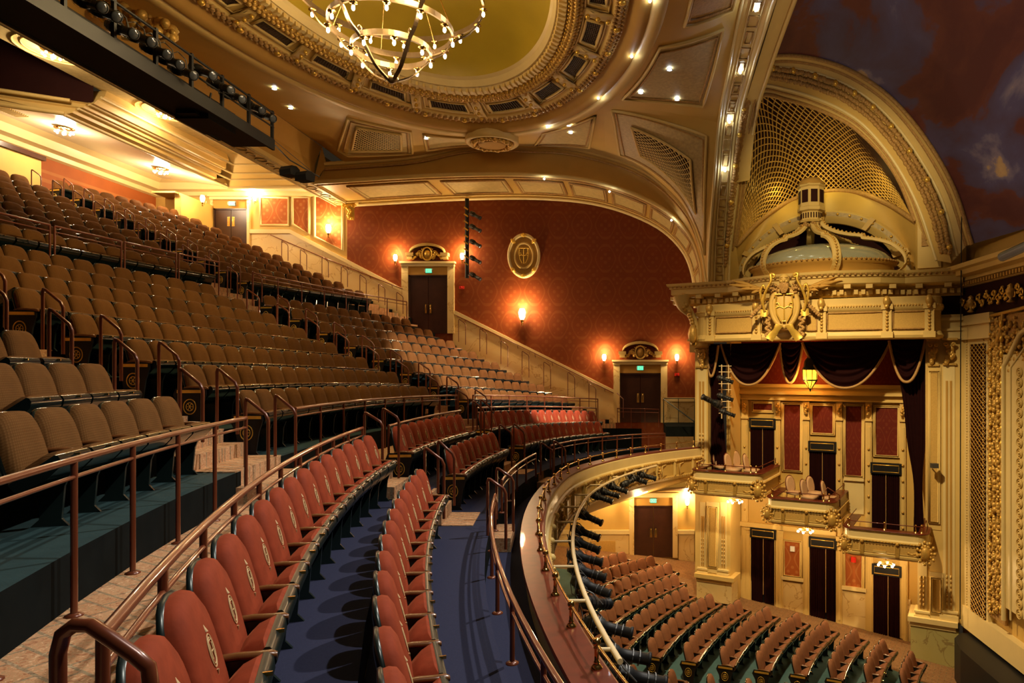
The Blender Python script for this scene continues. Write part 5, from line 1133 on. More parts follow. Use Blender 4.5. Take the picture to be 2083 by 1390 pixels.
def capital(px0, px1, y0, y1, par, q=0):
    s0, s1 = bs(px0, q), bs(px1, q); c_ = (px0+px1)/2; z1, z0 = bz(c_, y0, q), bz(c_, y1, q); w_ = s1-s0; rng = random.Random(px0)
    m = MB(); m.box(s0-.05, s1+.05, q-.16, q+.2, z1-.07, z1, MBX)
    for s in (-1, 1): m.tube([B((s0+s1)/2+s*w_*.30+.17*w_*math.cos(a)*(1-a/11)*s, q-.14, z1-.2+.17*w_*math.sin(a)*(1-a/11)) for a in [k*.55 for k in range(16)]], .03, 5)
    for k in range(14): m.ball(B(rng.uniform(s0+.06, s1-.06), q-.08, z0+(z1-z0)*.65*rng.random()), .075, 6, 5, (1, .8, 1.3))
    m.box(s0-.02, s1+.02, q-.06, q+.2, z0-.05, z0+.01, MBX); m.build('capital', M['gold'], par)
p_ = pilaster(1424, 1435, 1022, 1172, 'fluted ivory pilaster at the left foot of the boxes, outer one'); pilaster(1437, 1463, 1022, 1166, 'broad panelled pilaster under the highest box', kind='panel'); pilaster(1465, 1478, 1022, 1176, 'fluted ivory pilaster at the left foot of the boxes, inner one')
p_ = pilaster(1418, 1437, 748, 960, 'slim fluted pilaster left of the box opening', q1=.6); capital(1417, 1438, 704, 746, p_)
m = MB(); bbox(m, 1414, 1440, 700, 1000, .02, .60, 1430); bbox(m, 1414, 1486, 985, 1175, .02, .60, 1440); struct(m, 'wall_box', M['cream'])
m = MB(); bbox(m, 1412, 1492, 1172, 1180, -.22, .6, 1450); bbox(m, 1416, 1488, 1180, 1186, -.14, .6, 1450); struct(m, 'trim_21', M['cream'])
m = MB(); bbox(m, 1417, 1488, 1186, 1225, -.10, .6, 1450); struct(m, 'baseboard_box', M['marble'])
m = MB(); s0 = bs(1882); m.box(s0, bs(1962), .02, 1.4, bz(1925, 1265), 1.3, MBX); struct(m, 'wall_box', M['cream'])
p_ = pilaster(1886, 1914, 745, 1078, 'tall tan panelled pilaster right of the box opening', kind='panel', mat='cream'); capital(1888, 1909, 690, 742, p_)
p_ = pilaster(1918, 1942, 742, 1262, 'tall fluted ivory pilaster beside the stage opening'); capital(1919, 1944, 688, 740, p_)
pilaster(1866, 1885, 1140, 1262, 'fluted ivory pilaster under the lowest box'); pilaster(1890, 1919, 1165, 1262, 'low panelled pilaster under the lowest box', kind='panel', q=-.04)
m = MB(); bbox(m, 1846, 1948, 1262, 1272, -.20, 1.0, 1900); bbox(m, 1850, 1944, 1272, 1280, -.12, 1.0, 1900); struct(m, 'trim_21', M['pale'])
m = MB(); bbox(m, 1852, 1950, 1280, 1400, -.08, 1.0, 1900); struct(m, 'baseboard_box', M['greenm'])
# entablature over the pilasters to the right
m = MB(); bbox(m, 1908, 1958, 640, 690, -.10, .6, 1930); bbox(m, 1906, 1960, 646, 652, -.2, .6, 1930); bbox(m, 1906, 1960, 668, 673, -.16, .6, 1930); struct(m, 'trim_22', M['pale'])
m = MB(); bbox(m, 1918, 1962, 590, 640, .05, .6, 1930); struct(m, 'trim_22', M['void'])

# ------------------------------------------------------------------ boxes
def boxunit(sL, sR, zt, lab, h=.86, nq=-1.15):
    t = root('theatre_box', lab, 'box', tuple(B((sL+sR)/2, nq, zt-h)))
    def outl(e, q_in=1.3):
        r = .35; pts = [(sL-e*.3, q_in if e > -.5 else q_in)]
        pts = [(sL-e, .9)]
        pts += [(sL+r-(r+e)*math.cos(a), nq+r-(r+e)*math.sin(a)) for a in [PI/2*i/6 for i in range(7)]]
        pts += [(sR-r+(r+e)*math.sin(a), nq+r-(r+e)*math.cos(a)) for a in [PI/2*i/6 for i in range(7)]]
        pts += [(sR+e, 1.3)]; return pts
    def lf(prof): m = MB(); m.loft([[B(s, q, zt+z) for s, q in outl(e)] for e, z in prof], smooth=False); return m
    m = lf([(-.28, -.03), (-.28, 0), (.02, 0), (.04, -.02), (.02, -.045)]); m.build('mahogany_ledge', M['mahog'], t)
    lf([(.0, -.04), (-.02, -.06), (-.02, -.26), (.02, -.29)]).build('cream_band', M['pale'], t)
    lf([(.02, -.29), (.05, -.31), (.05, -.35), (-.02, -.37), (-.02, -.70), (.04, -.73), (.03, -.79), (-.06, -h), (-.3, -h-.05)]).build('front', M['cream'], t)
    o = outl(-.25); m = MB(); m.poly([B(s, q, zt-.50) for s, q in o]); m.build('box_floor', M['bluec'], t)
    m = MB(); m.poly([B(s, q, zt-h-.04) for s, q in o]); m.build('soffit', M['pale'], t)
    m = MB(); 
    for (a, b) in zip(outl(.06), outl(.06)[1:]):
        d = math.dist(a, b); n = max(1, int(d/.09))
        for k in range(n): s, q = a[0]+(b[0]-a[0])*k/n, a[1]+(b[1]-a[1])*k/n; m.ball(B(s, q, zt-.33), .028, 5, 4)
    m.build('bead_moulding', M['gold'], t, kind='stuff')
    L = sR-sL; zs0, zs1 = zt-.68, zt-.40
    for a, b in ((sL+.30, sL+.52), (sL+.66, sR-.92), (sR-.78, sR-.30)):
        m = MB(); m.box(a, b, nq+.0, nq+.03, zs0, zs1, MBX); m.build('tan_panel', M['tan'], t)
        m = MB(); m.tube([B(s, nq-.0, z) for s, z in ((a, zs0), (b, zs0), (b, zs1), (a, zs1))], .022, 4, True)
        if b-a > .8: m.box(a+.25, b-.25, nq-.03, nq+.01, zs0, zs0+.07, MBX)
        m.build('panel_moulding', M['cream'], t)
    for a in (sL+.59, sR-.85):
        m = MB(); m.box(a-.06, a+.06, nq-.05, nq+.02, zt-.76, zt-.37, MBX); m.ball(B(a, nq-.06, zt-.36), .06, 8, 5); m.build('pilaster_strip', M['gold'], t)
    for s, q, k_ in ((sR-.06, nq+.08, 1), (sL+.06, nq+.12, .8)):
        m = MB(); rng = random.Random(int(sL*10)); m.ball(B(s, q-.10, zt-.56), .15*k_, 10, 8, (1, .7, 1.4))
        for k in range(22): a = k*2*PI/11; rr = .15+.09*(k > 10); m.ball(B(s+rr*k_*math.cos(a), q-.08, zt-.55+rr*1.35*k_*math.sin(a)), .06*k_, 6, 4)
        for j in range(8): m.ball(B(s-k_*(.2+.04*j)*(1 if k_ == 1 else -1), q-.06, zt-.62+.02*math.sin(j)), .05, 6, 4)
        m.build('corner_cartouche', M['gold'], t)
    # brass posts and rails on the ledge
    m = MB(); o = outl(-.12); o2 = [o[0]]+o[4:5]+o[10:11]+[o[-1]]; m.tube([B(s, q, zt+.19) for s, q in outl(-.12)], .014, 6); m.build('rail', M['mahog'], t)
    for s, q in (outl(-.12)[1], outl(-.12)[4], ((sL+sR)/2, nq+.12), outl(-.12)[8], outl(-.12)[11], outl(-.12)[-1]):
        m = MB(); c = B(s, q, zt); m.lathe([(.05, 0), (.03, .03), (.02, .05), (.02, .17), (.03, .18)], c, 8); m.ball(c+Vector((0, 0, .215)), .035, 8, 6); m.build('stanchion', M['brass'], t)
    return t
boxunit(-.42, 2.05, -3.5, 'highest of the three side boxes, left one'); boxunit(2.22, 4.42, -4.23, 'middle of the three side boxes'); boxunit(4.66, 7.12, -4.95, 'lowest of the three side boxes, next to the stage')
# arched-back banquet chairs in the two upper boxes
def bchair():
    t = root('banquet_chair', 'x', 'chair')
    m = MB(); ol = [(.21*math.cos(a)*(1-.12*max(0, math.sin(a))), .30*math.copysign(abs(math.sin(a))**.7, math.sin(a))) for a in [2*PI*i/18 for i in range(18)]]
    puff(m, ol, [(.98, -.02), (1, 0), (.98, .03), (.8, .05)], (-.22, 0, .70), Vector((.97, 0, .2)), (0, 1, 0), Vector((-.2, 0, .97))); m.build('backrest', M['cloth'], t)
    m = MB(); m.tube([Vector((-.22, 0, .70))+Vector((0, y*1.05, 0))+Vector((-.2, 0, .97))*(z*1.05) for y, z in ol], .015, 5, True); m.build('back_frame', M['mahog'], t)
    m = MB(); m.loft([[Vector((x, y, z)) for x, y in ((-.2*k, -.22*k), (.22*k, -.23*k), (.24*k, 0), (.22*k, .23*k), (-.2*k, .22*k))] for k, z in ((.95, .40), (1, .43), (1, .47), (.9, .50), (.1, .51))], closed=True); m.build('seat', M['cloth'], t)
    for x, y in ((-.18, -.19), (-.18, .19), (.19, -.2), (.19, .2)): m = MB(); m.tube([(x, y, .42), (x*1.15, y*1.1, 0)], .014, 5); m.build('leg', M['mahog'], t)
    regkids(t); return t
bc = bchair(); used_ = False
for (sL, zf, nm_) in ((-.42, -4.0, 'highest'), (2.22, -4.73, 'middle')):
    for i, (s, q, lb) in enumerate(((.62, .35, 'leftmost'), (1.28, .55, 'second, set back'), (1.24, -.22, 'third from the left'), (1.88, -.12, 'rightmost'))):
        p = B(sL+s, q, zf); lb_ = f'peach banquet chair in the {nm_} box, {lb}'
        if not used_: o = bc; o.location = (p.x, p.y, p.z+OFF); o.rotation_euler = (0, 0, -1.0); o['label'] = lb_; used_ = True
        else: o = dup(bc, p, -1.0+.15*i, lb_)
        o['group'] = 'banquet chairs in the boxes'
# cluster lamps under the boxes
for px, py, q, lab, e in ((1495, 1026, -.3, 'small chandelier under the highest box', 60), (1638, 1086, -.2, 'small chandelier under the middle box', 70), (1802, 1154, -.2, 'small chandelier under the lowest box', 80)):
    c = B(bs(px, q), q, bz(px, py-8, q)); t = root('box_chandelier', lab, 'ceiling light', tuple(c), 'chandeliers under the boxes')
    m = MB(); m.tube([c+Vector((.24*math.cos(2*PI*i/16), .24*math.sin(2*PI*i/16), 0)) for i in range(16)], .015, 5, True); m.tube([c, c+Vector((0, 0, .22))], .02, 5)
    for i in range(3): m.tube([c+Vector((.24*math.cos(i*PI/3), .24*math.sin(i*PI/3), 0)), c-Vector((.24*math.cos(i*PI/3), .24*math.sin(i*PI/3), 0))], .01, 4)
    m.build('frame', M['brass'], t)
    for i in range(6): m = MB(); m.ball(c+Vector((.24*math.cos(PI*i/3), .24*math.sin(PI*i/3), -.05)), .04, 8, 6); m.build('bulb', M['bulb'], t)
    lamp('POINT', c+Vector((-.1, -.1, -.2)), e, (1, .66, .30), .12)
# hanging amber lantern in the box opening
c = B(bs(1648, .2), .2, bz(1648, 768, .2)); t = root('hanging_lantern', 'glowing amber lantern hanging in the box opening', 'lantern', tuple(c))
m = MB(); m.lathe([(.0, -.42), (.05, -.36), (.2, -.13), (.23, -.08), (.25, .26)], c, 8, smooth=False); m.build('glass', M['amber'], t)
m = MB()
for i in range(8): a = 2*PI*i/8; u = Vector((math.cos(a), math.sin(a), 0)); m.tube([c+u*.26+Vector((0, 0, .27)), c+u*.235+Vector((0, 0, -.09)), c+u*.05+Vector((0, 0, -.37))], .014, 4)
m.lathe([(.27, .25), (.27, .30), (.22, .36), (.20, .55), (.10, .68), (0, .72)], c, 8); m.lathe([(.24, -.07), (.25, -.1), (.23, -.12)], c, 8); m.tube([c+Vector((0, 0, .7)), c+Vector((0, 0, 1.6))], .012, 4); m.lathe([(0, -.5), (.03, -.44), (.05, -.37)], c, 6); m.build('frame', M['iron'], t)
lamp('POINT', c+Vector((-.35, -.15, -.1)), 50, (1, .45, .10), .15); lamp('POINT', c+Vector((0, .55, .1)), 60, (1, .42, .08), .15)

# swags and tails in the opening
def swag(x0, x1, ytop0, ytop1, ydip, lab, q=.25, tail=None):
    s0, s1 = bs(x0, q), bs(x1, q); z0, z1 = bz(x0, ytop0, q), bz(x1, ytop1, q); c_ = (x0+x1)/2; zd = bz(c_, ydip, q)
    t = root('velvet_swag', lab, 'drapery', tuple(B(s0, q, zd)), 'swags over the boxes')
    nu, nv = 18, 26
    def fn(u, v):
        s = s0+(s1-s0)*(u*(1-0)+0); zt = z0+(z1-z0)*u; zb = (zt+.0)+(zd-zt)*(1-abs(2*u-1)**2.2); z = zt+(zb-zt)*v
        return B(s, q-.06-.22*math.sin(PI*u)*v**.6+.05*math.sin(v*34)*math.sin(PI*u), z)
    m = MB(); m.grid(fn, nu, nv*2); m.build('folds', M['curtain'], t)
    m = MB(); m.tube([fn(i/30, 1)+Vector((0, -.02, -.02)) for i in range(31)], .045, 6); m.build('fringe', M['fringe'], t); return t
swag(1467, 1588, 700, 697, 782, 'large dark velvet swag at the left of the box opening'); swag(1586, 1634, 697, 696, 778, 'narrow dark velvet tail between the two large swags', .32)
swag(1632, 1812, 696, 692, 788, 'widest dark velvet swag at the right of the box opening')
def tailcurt(pL, pR, lab, q=.3):
    t = root('side_drape', lab, 'curtain', tuple(B(bs(pL[0][0], q), q, bz(pL[-1][0], pL[-1][1], q))))
    a = spline([B(bs(x, q), q, bz(x, y, q)) for x, y in pL], 20); b = spline([B(bs(x, q), q, bz(x, y, q)) for x, y in pR], 20); n = 20
    m = MB(); m.loft([[p.lerp(r, i/n)+SN*(.05*math.sin(i*2.2)) for i in range(n+1)] for p, r in zip(a, b)]); m.build('folds', M['curtain'], t); return t
tailcurt([(1440, 700), (1440, 800), (1438, 955)], [(1486, 700), (1470, 800), (1480, 955)], 'dark velvet drape at the left edge of the box opening')
tailcurt([(1810, 692), (1834, 800), (1845, 900), (1858, 985), (1858, 1085)], [(1884, 690), (1884, 800), (1882, 900), (1876, 985), (1880, 1085)], 'dark velvet drape gathered low at the right edge of the box opening')
swag(1808, 1882, 692, 690, 776, 'dark velvet swag over the right side drape', .12); swag(1441, 1462, 704, 702, 765, 'small velvet tail over the left side drape', .14)
# ladder with lanterns inside the left end
t = root('lighting_ladder', 'cream ladder frame with lanterns behind the left drape', 'ladder', tuple(W(1475, 850, 23.9)))
m = MB()
for x in (1468, 1482): m.tube([W(x, 742, 24.2), W(x, 852, 24.2)], .02, 5)
for y in range(745, 853, 12): m.tube([W(1462, y, 24.2), W(1488, y, 24.2)], .015, 5)
m.build('ladder_frame', M['pipe'], t)
for i, (x, y) in enumerate(((1474, 772), (1474, 808), (1478, 840))): spotlight(W(x, y, 23.6), (.8, -.3, -.3), .9, f'black lantern on the ladder behind the left drape, {ordn(i+1)} from the top', 'lanterns on the ladder', yoke=W(x-4, y, 23.9))
spotlight(W(1450, 818, 22.9), (-.85, -.3, .42), 1.25, 'black lantern poking out left of the box opening', yoke=W(1468, 815, 24.15))
m = MB(); p = W(1899, 947, 21.0); m.box(-.10, .10, -.14, .02, -.07, .07, Matrix.Translation(p)); m.tube([p, p+Vector((0, .2, -.02))], .02, 5); m.build('camera_unit', M['steel'], label='small grey camera fixed on the tan pilaster', cat='camera')
m = MB(); m.tube([W(1680, 1080, 22.3), W(1679, 1000, 22.3), W(1683, 992, 22.3), W(1708, 1008, 22.3), W(1709, 1060, 22.3)][1:] , .02, 6); m.build('aisle_handrail', M['rail'], label='copper handrail on the steps between middle and lowest box', cat='handrail')
# ------------------------------------------------------------------ bowed fascia over the boxes
def bow(s): return -.95-.35*math.sin(PI*max(0, min(1, (s-SA)/(SB-SA))))
SA, SB = bs(1418, -.6), bs(1915, -.6)
def bowpts(e=0., n=40):
    out = [(SA-e, .3)]
    r = .45
    for i in range(7): a = PI/2*i/6; out.append((SA+r-(r+e)*math.cos(a), -.55-(0+e)*1-r*.9*math.sin(a)+.0))
    for i in range(1, n): s = SA+r+(SB-SA-2*r)*i/n; out.append((s, -.955-e-.30*math.sin(PI*(i/n))))
    for i in range(7): a = PI/2*(1-i/6); out.append((SB-r+(r+e)*math.cos(a), -.55-e-r*.9*math.sin(a)))
    out.append((SB+e, .3)); return out
def bl(prof, mat, name, par, smooth=False): m = MB(); m.loft([[B(s, q, z) for s, q in bowpts(e)] for e, z in prof], smooth=smooth); return m.build(name, M[mat], par)
t = root('bowed_fascia', 'bowed cream fascia with tan panels over the box opening', 'fascia', tuple(B(3.8, -1, .9)))
bl([(-.1, .86), (.02, .90), (.05, .98), (.02, 1.03), (.0, 1.08), (-.03, 1.12), (-.03, 1.72), (.02, 1.78), (.05, 1.84), (.05, 1.90), (.0, 1.92), (.0, 2.12), (-.03, 2.15), (-.3, 2.15)], 'cream', 'body', t)
P0 = bowpts(.0)
def bowat(u, e=0.): q = bowpts(e)[4:-4]; i = u*(len(q)-1); k = min(int(i), len(q)-2); f = i-k; return (q[k][0]+(q[k+1][0]-q[k][0])*f, q[k][1]+(q[k+1][1]-q[k][1])*f)
def ubow(px):
    best = min(range(201), key=lambda i: abs(proj(B(*bowat(i/200), 1.5))[0]-px)); return best/200
pil_x = [1446, 1540, 1672, 1806, 1890]
for x in pil_x:
    s, q = bowat(ubow(x)); m = MB(); m.box(s-.13, s+.13, q-.08, q+.1, 1.0, 1.78, MBX); m.box(s-.17, s+.17, q-.12, q+.1, .90, 1.08, MBX); m.box(s-.17, s+.17, q-.12, q+.1, 1.76, 1.92, MBX); m.build('pilaster_strip', M['cream'], t)
    m = MB()
    for j in range(6): m.ball(B(s, q-.09, 1.16+.1*j), .05, 6, 4)
    m.ball(B(s, q-.16, 2.0), .12, 8, 6, (1, .8, 1.4)); m.ball(B(s, q-.2, 1.84), .07, 8, 6); m.build('gilt_mask', M['gold'], t)
for x0, x1 in ((1456, 1531), (1552, 1575), (1640, 1662), (1684, 1796), (1817, 1882)):
    u0, u1 = ubow(x0), ubow(x1); m = MB(); m.grid(lambda u, v: B(*bowat(u0+(u1-u0)*u, .0), 1.18+.50*v), 6, 1); m.build('tan_panel', M['tan'], t)
    q = [B(*bowat(u0+(u1-u0)*i/6, .02), 1.17) for i in range(7)]+[B(*bowat(u1-(u1-u0)*i/6, .02), 1.69) for i in range(7)]; m = MB(); m.tube(q, .028, 4, True); m.build('panel_moulding', M['carved'], t)
m = MB()
for i in range(96): s, q = bowat(i/95, .05); m.ball(B(s, q, 1.88), .035, 5, 4); 
m.build('egg_moulding', M['gold'], t, kind='stuff')
# frieze and dentilled cornice behind it
t = root('main_cornice', 'long dentilled cornice above the bowed fascia', 'cornice', tuple(B(3.6, 0, 2.2)))
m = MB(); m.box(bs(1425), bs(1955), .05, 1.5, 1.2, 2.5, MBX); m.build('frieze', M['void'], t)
def corn(e0): return [B(s, q, 0) for s, q in e0]
cpath = [(bs(1352, -.4), 1.4), (bs(1363, -.6), -.5), (bs(1478, -.6), -.5), (bs(1512, -1), -.95), (bs(1560, -1.5), -1.35), (bs(1700, -1.5), -1.4), (bs(1790, -1.1), -1.0), (bs(1840, -.6), -.5), (bs(1958, -.5), -.4)]
def cz(e, z): return [B(s+(e*-1 if i < 2 else 0), q-e*(0 if i == 0 else 1), z) for i, (s, q) in enumerate(cpath)]
m = MB(); m.loft([cz(-.35, 2.50), cz(-.05, 2.56), cz(0, 2.60), cz(0, 2.78), cz(.05, 2.80)], smooth=False); m.loft([cz(.05, 2.80), cz(.05, 2.84), cz(.12, 2.90), cz(.14, 2.98), cz(-1.4, 3.02)], smooth=False); m.build('corona', M['cream'], t)
m = MB()
def along(path, step, z, fn):
    acc = 0
    for a, b in zip(path, path[1:]):
        L = math.dist(a, b); n = int(L/step)
        for k in range(n): fn(a[0]+(b[0]-a[0])*(k+.5)/n, a[1]+(b[1]-a[1])*(k+.5)/n)
m2 = MB(); along([(s, q-.07) for s, q in cpath], .16, 0, lambda s, q: m2.ball(B(s, q, 2.87), .055, 5, 4)); m2.build('scroll_moulding', M['carved'], t, kind='stuff')
m2 = MB(); along([(s, q+.32) for s, q in cpath], .20, 0, lambda s, q: m2.box(s-.06, s+.06, q-.08, q+.1, 2.28, 2.42, MBX)); along([(s, q+.14) for s, q in cpath], .55, 0, lambda s, q: m2.box(s-.1, s+.1, q-.18, q+.15, 2.44, 2.56, MBX)); m2.build('dentils', M['cream'], t, kind='stuff')
m2 = MB(); m2.loft([cz(-.42, 2.2), cz(-.36, 2.26), cz(-.36, 2.44), cz(-.3, 2.5)], smooth=False); m2.build('bed_mould', M['plaster'], t)
t = root('corner_console', 'fluted corner console with shell leaf left of the bowed fascia', 'bracket', tuple(W(1400, 620, 23.9)))
m = MB(); a = spline([W(1385, 602, 23.9), W(1390, 622, 23.9), W(1405, 640, 24), W(1414, 665, 24), W(1412, 700, 24)], 16); m.tube(a, .1, 8, rs=[.30-.16*min(1, i/8) for i in range(17)]); m.build('scroll', M['cream'], t)
m = MB()
for k in range(18): m.ball(a[min(16, k)]+Vector((random.uniform(-.1, .1), -.15, 0)), .09, 6, 5)
m.ball(W(1409, 680, 23.7), .16, 8, 6, (1, 1, 2)); m.build('acanthus', M['gold'], t)
m = MB(); m.box(bs(1405, .1), bs(1440, .1), .0, .7, .55, .95, MBX); m.box(bs(1402, .1), bs(1438, .1), -.08, .7, .95, 1.02, MBX); struct(m, 'trim_22', M['cream'])

# ------------------------------------------------------------------ crest with bearded mask over the fascia
cs, cq = bs(1597, -1.5), -1.55; cc_ = B(cs, cq, bz(1597, 628, -1.5)); T = Matrix.Translation(cc_) @ Matrix.Rotation(-.30, 4, 'Z'); K = 22.1/FX
t = root('heraldic_crest', 'large gilt crest with bearded mask and monogram shield on the fascia', 'crest', tuple(cc_))
g = lambda x, y, z: T @ Vector((x, -y, z))      # x right, y towards the hall, z up
def ov(a, b, y, zc=0., n=28): return [g(a*math.cos(2*PI*i/n)*(1+.12*math.sin(2*PI*i/n)), y, zc+b*math.sin(2*PI*i/n)) for i in range(n)]
m = MB(); m.loft([ov(.46, .66, 0), ov(.50, .70, .10), ov(.44, .62, .22), ov(.38, .54, .20)], closed=True); m.build('shield_rim', M['plaster'], t)
m = MB(); m.loft([ov(.38, .54, .19), ov(.2, .3, .25), ov(.01, .01, .27)], closed=True); m.build('shield', M['plaster'], t)
m = MB(); monogram(lambda pts, r=.022: m.tube([g(x*.95, .27, z*1.25) for x, z in pts], .024, 6)); m.build('monogram', M['leaf'], t)
m = MB(); m.ball(g(0, .20, .88), .17, 14, 10, (1, 1, 1.15)); m.ball(g(0, .38, .84), .035, 8, 6, (1, 1, 1.6))          # head, nose
for s in (-1, 1): m.ball(g(s*.065, .34, .90), .032, 6, 4, (1.5, 1, .7)); m.ball(g(s*.07, .35, .945), .03, 6, 4, (2, 1, .5)); m.ball(g(s*.08, .32, .82), .05, 6, 5)
m.build('bearded_mask', M['plaster'], t)
m = MB(); m.lathe([(.05, .0), (.13, .12), (.12, .3), (.03, .34)], g(0, .26, .48), 10); 
for i in range(9): m.tube([g((i-4)*.03, .36, .76), g((i-4)*.034, .40, .62), g((i-4)*.012, .34, .46)], .02, 4)
m.build('beard', M['carved'], t)
m = MB(); rng = random.Random(2)
for s in (-1, 1):
    for k in range(34): a = rng.uniform(0, 2*PI); r_ = rng.uniform(0, .18); m.ball(g(s*.32+r_*math.cos(a), .12+.12*rng.random(), .60+r_*math.sin(a)*.9), .045, 5, 4)
    for k in range(26): m.ball(g(s*(.52+.06*math.sin(k)), .10, -.18-.032*k), .055, 5, 4)
    for k in range(22): m.ball(g(s*(.62+.02*k), .08, .20-.02*k+.03*math.sin(k*2)), .055, 5, 4)
m.build('curls_and_fruit', M['carved'], t, kind='stuff')
for s in (-1, 1):
    m = MB(); m.tube(spline([g(s*.30, .24, 1.02), g(s*.42, .24, 1.08), g(s*.40, .26, .86), g(s*.56, .26, .55), g(s*.66, .22, .20), g(s*.60, .2, -.1)], 20), .045, 6); m.tube([g(s*.34+s*.09*math.cos(a)*(1-a/9), .26, 1.0+.09*math.sin(a)*(1-a/9)) for a in [k*.6 for k in range(12)]], .03, 5)
    m.tube(spline([g(s*.68, .16, .1), g(s*.74, .18, .5), g(s*.66, .18, .74), g(s*.60, .18, .62)], 12), .04, 6); m.build('gilt_scroll', M['leaf'], t)
    m = MB(); m.loft([[g(s*x, y, z) for x, y, z in r_] for r_ in (((.50, .14, -.06), (.52, .2, -.26)), ((.58, .2, -.05), (.62, .22, -.27)), ((.74, .14, -.02), (.76, .16, -.24)))]); m.build('gilt_band', M['leaf'], t)
    m = MB(); w0 = [g(s*.02, .28, -.56), g(s*.16, .30, -.74), g(s*.22, .24, -.86), g(s*.36, .28, -1.06)]; w1 = [g(s*.26, .28, -.50), g(s*.32, .30, -.66), g(s*.44, .24, -.76), g(s*.58, .28, -.92)]; m.loft([w0, [p.lerp(q, .5)+Vector((0, -.05, 0)) for p, q in zip(w0, w1)], w1]); m.build('gilt_ribbon', M['leaf'], t)
    m = MB()
    for k in range(9):
        a = g(s*.62, .05, .62); b = g(s*(.8+.12*k), .12, .50+.10*math.sin(k*2.1)+.05*k); d = (b-a); m.tube([a, a+d*.4, a+d*.7, b], .05, 4, rs=[.02, .05, .07, .008])
    m.build('laurel_leaves', M['ochre'], t)

# ------------------------------------------------------------------ crown canopy: pearl dome, strap ribs, lantern
scn = bs(1668, .3); c0 = B(scn, .45, 3.0)
t = root('crown_canopy', 'openwork crown canopy with pearl dome and lantern above the cornice', 'canopy', tuple(c0))
def rg(rs_, rq, z, n=36): return [B(scn+rs_*math.cos(2*PI*i/n), .45+rq*math.sin(2*PI*i/n), z) for i in range(n)]
m = MB(); m.loft([rg(2.35, 1.7, 2.95), rg(2.32, 1.68, 3.28), rg(2.42, 1.76, 3.32), rg(2.42, 1.76, 3.42), rg(2.28, 1.64, 3.44)], closed=True); m.build('drum', M['ochre'], t)
m = MB()
for p in rg(2.44, 1.78, 3.40, 90): m.ball(p, .04, 5, 4)
m.build('bead_moulding', M['carved'], t, kind='stuff')
m = MB(); m.loft([rg(2.26*math.cos(a), 1.62*math.cos(a), 3.42+.72*math.sin(a)) for a in [PI/2*i/8 for i in range(8)]]+[rg(.02, .02, 4.14)], closed=True); m.build('pearl_dome', M['dome'], t)
apex_s = bs(1648, .3)
for k, a in enumerate((PI*1.02, PI*1.30, PI*1.60, PI*1.97, PI*.6, PI*.3)):
    u = (math.cos(a), math.sin(a))
    def rp(f, z, w_=0.): return B(scn+(apex_s-scn)*(1-f)+2.50*f*u[0]-w_*u[1], .45+1.85*f*u[1]+w_*u[0], z)
    ctr = [(.96, 3.0), (1.06, 3.25), (1.04, 3.6), (.92, 3.92), (.74, 4.12), (.60, 4.20), (.58, 4.28), (.44, 4.36), (.28, 4.50), (.15, 4.72), (.10, 4.95)]
    c2 = spline([Vector((f, z, 0)) for f, z in ctr], 30)
    m = MB(); m.loft([[rp(p.x+dz*.3, p.y+dz, w_) for p in c2] for w_, dz in ((-.13, 0), (-.13, .06), (-.10, .09), (.10, .09), (.13, .06), (.13, 0), (-.13, 0))], smooth=False); r_ = m.build('strap_rib', M['cream'], t)
    m = MB()
    for p in spline([Vector((f, z, 0)) for f, z in ctr], 34): m.ball(rp(p.x+.03, p.y+.10), .045, 5, 4)
    m.build('guilloche', M['gold'], r_)
lc = B(apex_s, .45, 4.9)
def og(r, z): return [lc+Vector((r*math.cos(2*PI*(i+.5)/8), r*math.sin(2*PI*(i+.5)/8), z)) for i in range(8)]
m = MB(); m.loft([og(.42, .0), og(.46, .05), og(.36, .09), og(.36, .36), og(.46, .40), og(.46, .50), og(.42, .54), og(.42, 1.18), og(.48, 1.22), og(.46, 1.28)], closed=True, smooth=False); m.build('lantern', M['cream'], t)
m = MB(); m.lathe([(.46, 1.27), (.42, 1.38), (.30, 1.50), (.0, 1.56)], lc, 14); m.build('lantern_cap', M['ochre'], t)
for i in range(8):
    a = 2*PI*i/8; n_ = Vector((math.cos(a), math.sin(a), 0)); v = Vector((-n_.y, n_.x, 0)); p = lc+n_*(.42*math.cos(PI/8)+.012)
    if n_.y > .5: continue
    m = MB(); m.hexa([p+v*x+n_*d+Vector((0, 0, z)) for z in (.66, 1.08) for d in (-.02, .01) for x in (-.11, .11)]); m.build('lantern_pane', M['void'], t)
    m = MB()
    for x in (-.09, 0, .09): m.hexa([lc+n_*(.36*math.cos(PI/8)+d)+v*(x+e)+Vector((0, 0, z)) for z in (.14, .32) for d in (0, .015) for e in (-.018, .018)])
    m.build('louver', M['void'], t, kind='stuff')
m = MB(); rng = random.Random(4)
for k in range(60): a = rng.uniform(0, 2*PI); m.ball(lc+Vector((.34*math.cos(a), .34*math.sin(a), -.14+.14*rng.random())), .06, 5, 4)
m.build('fruit_collar', M['carved'], t, kind='stuff')
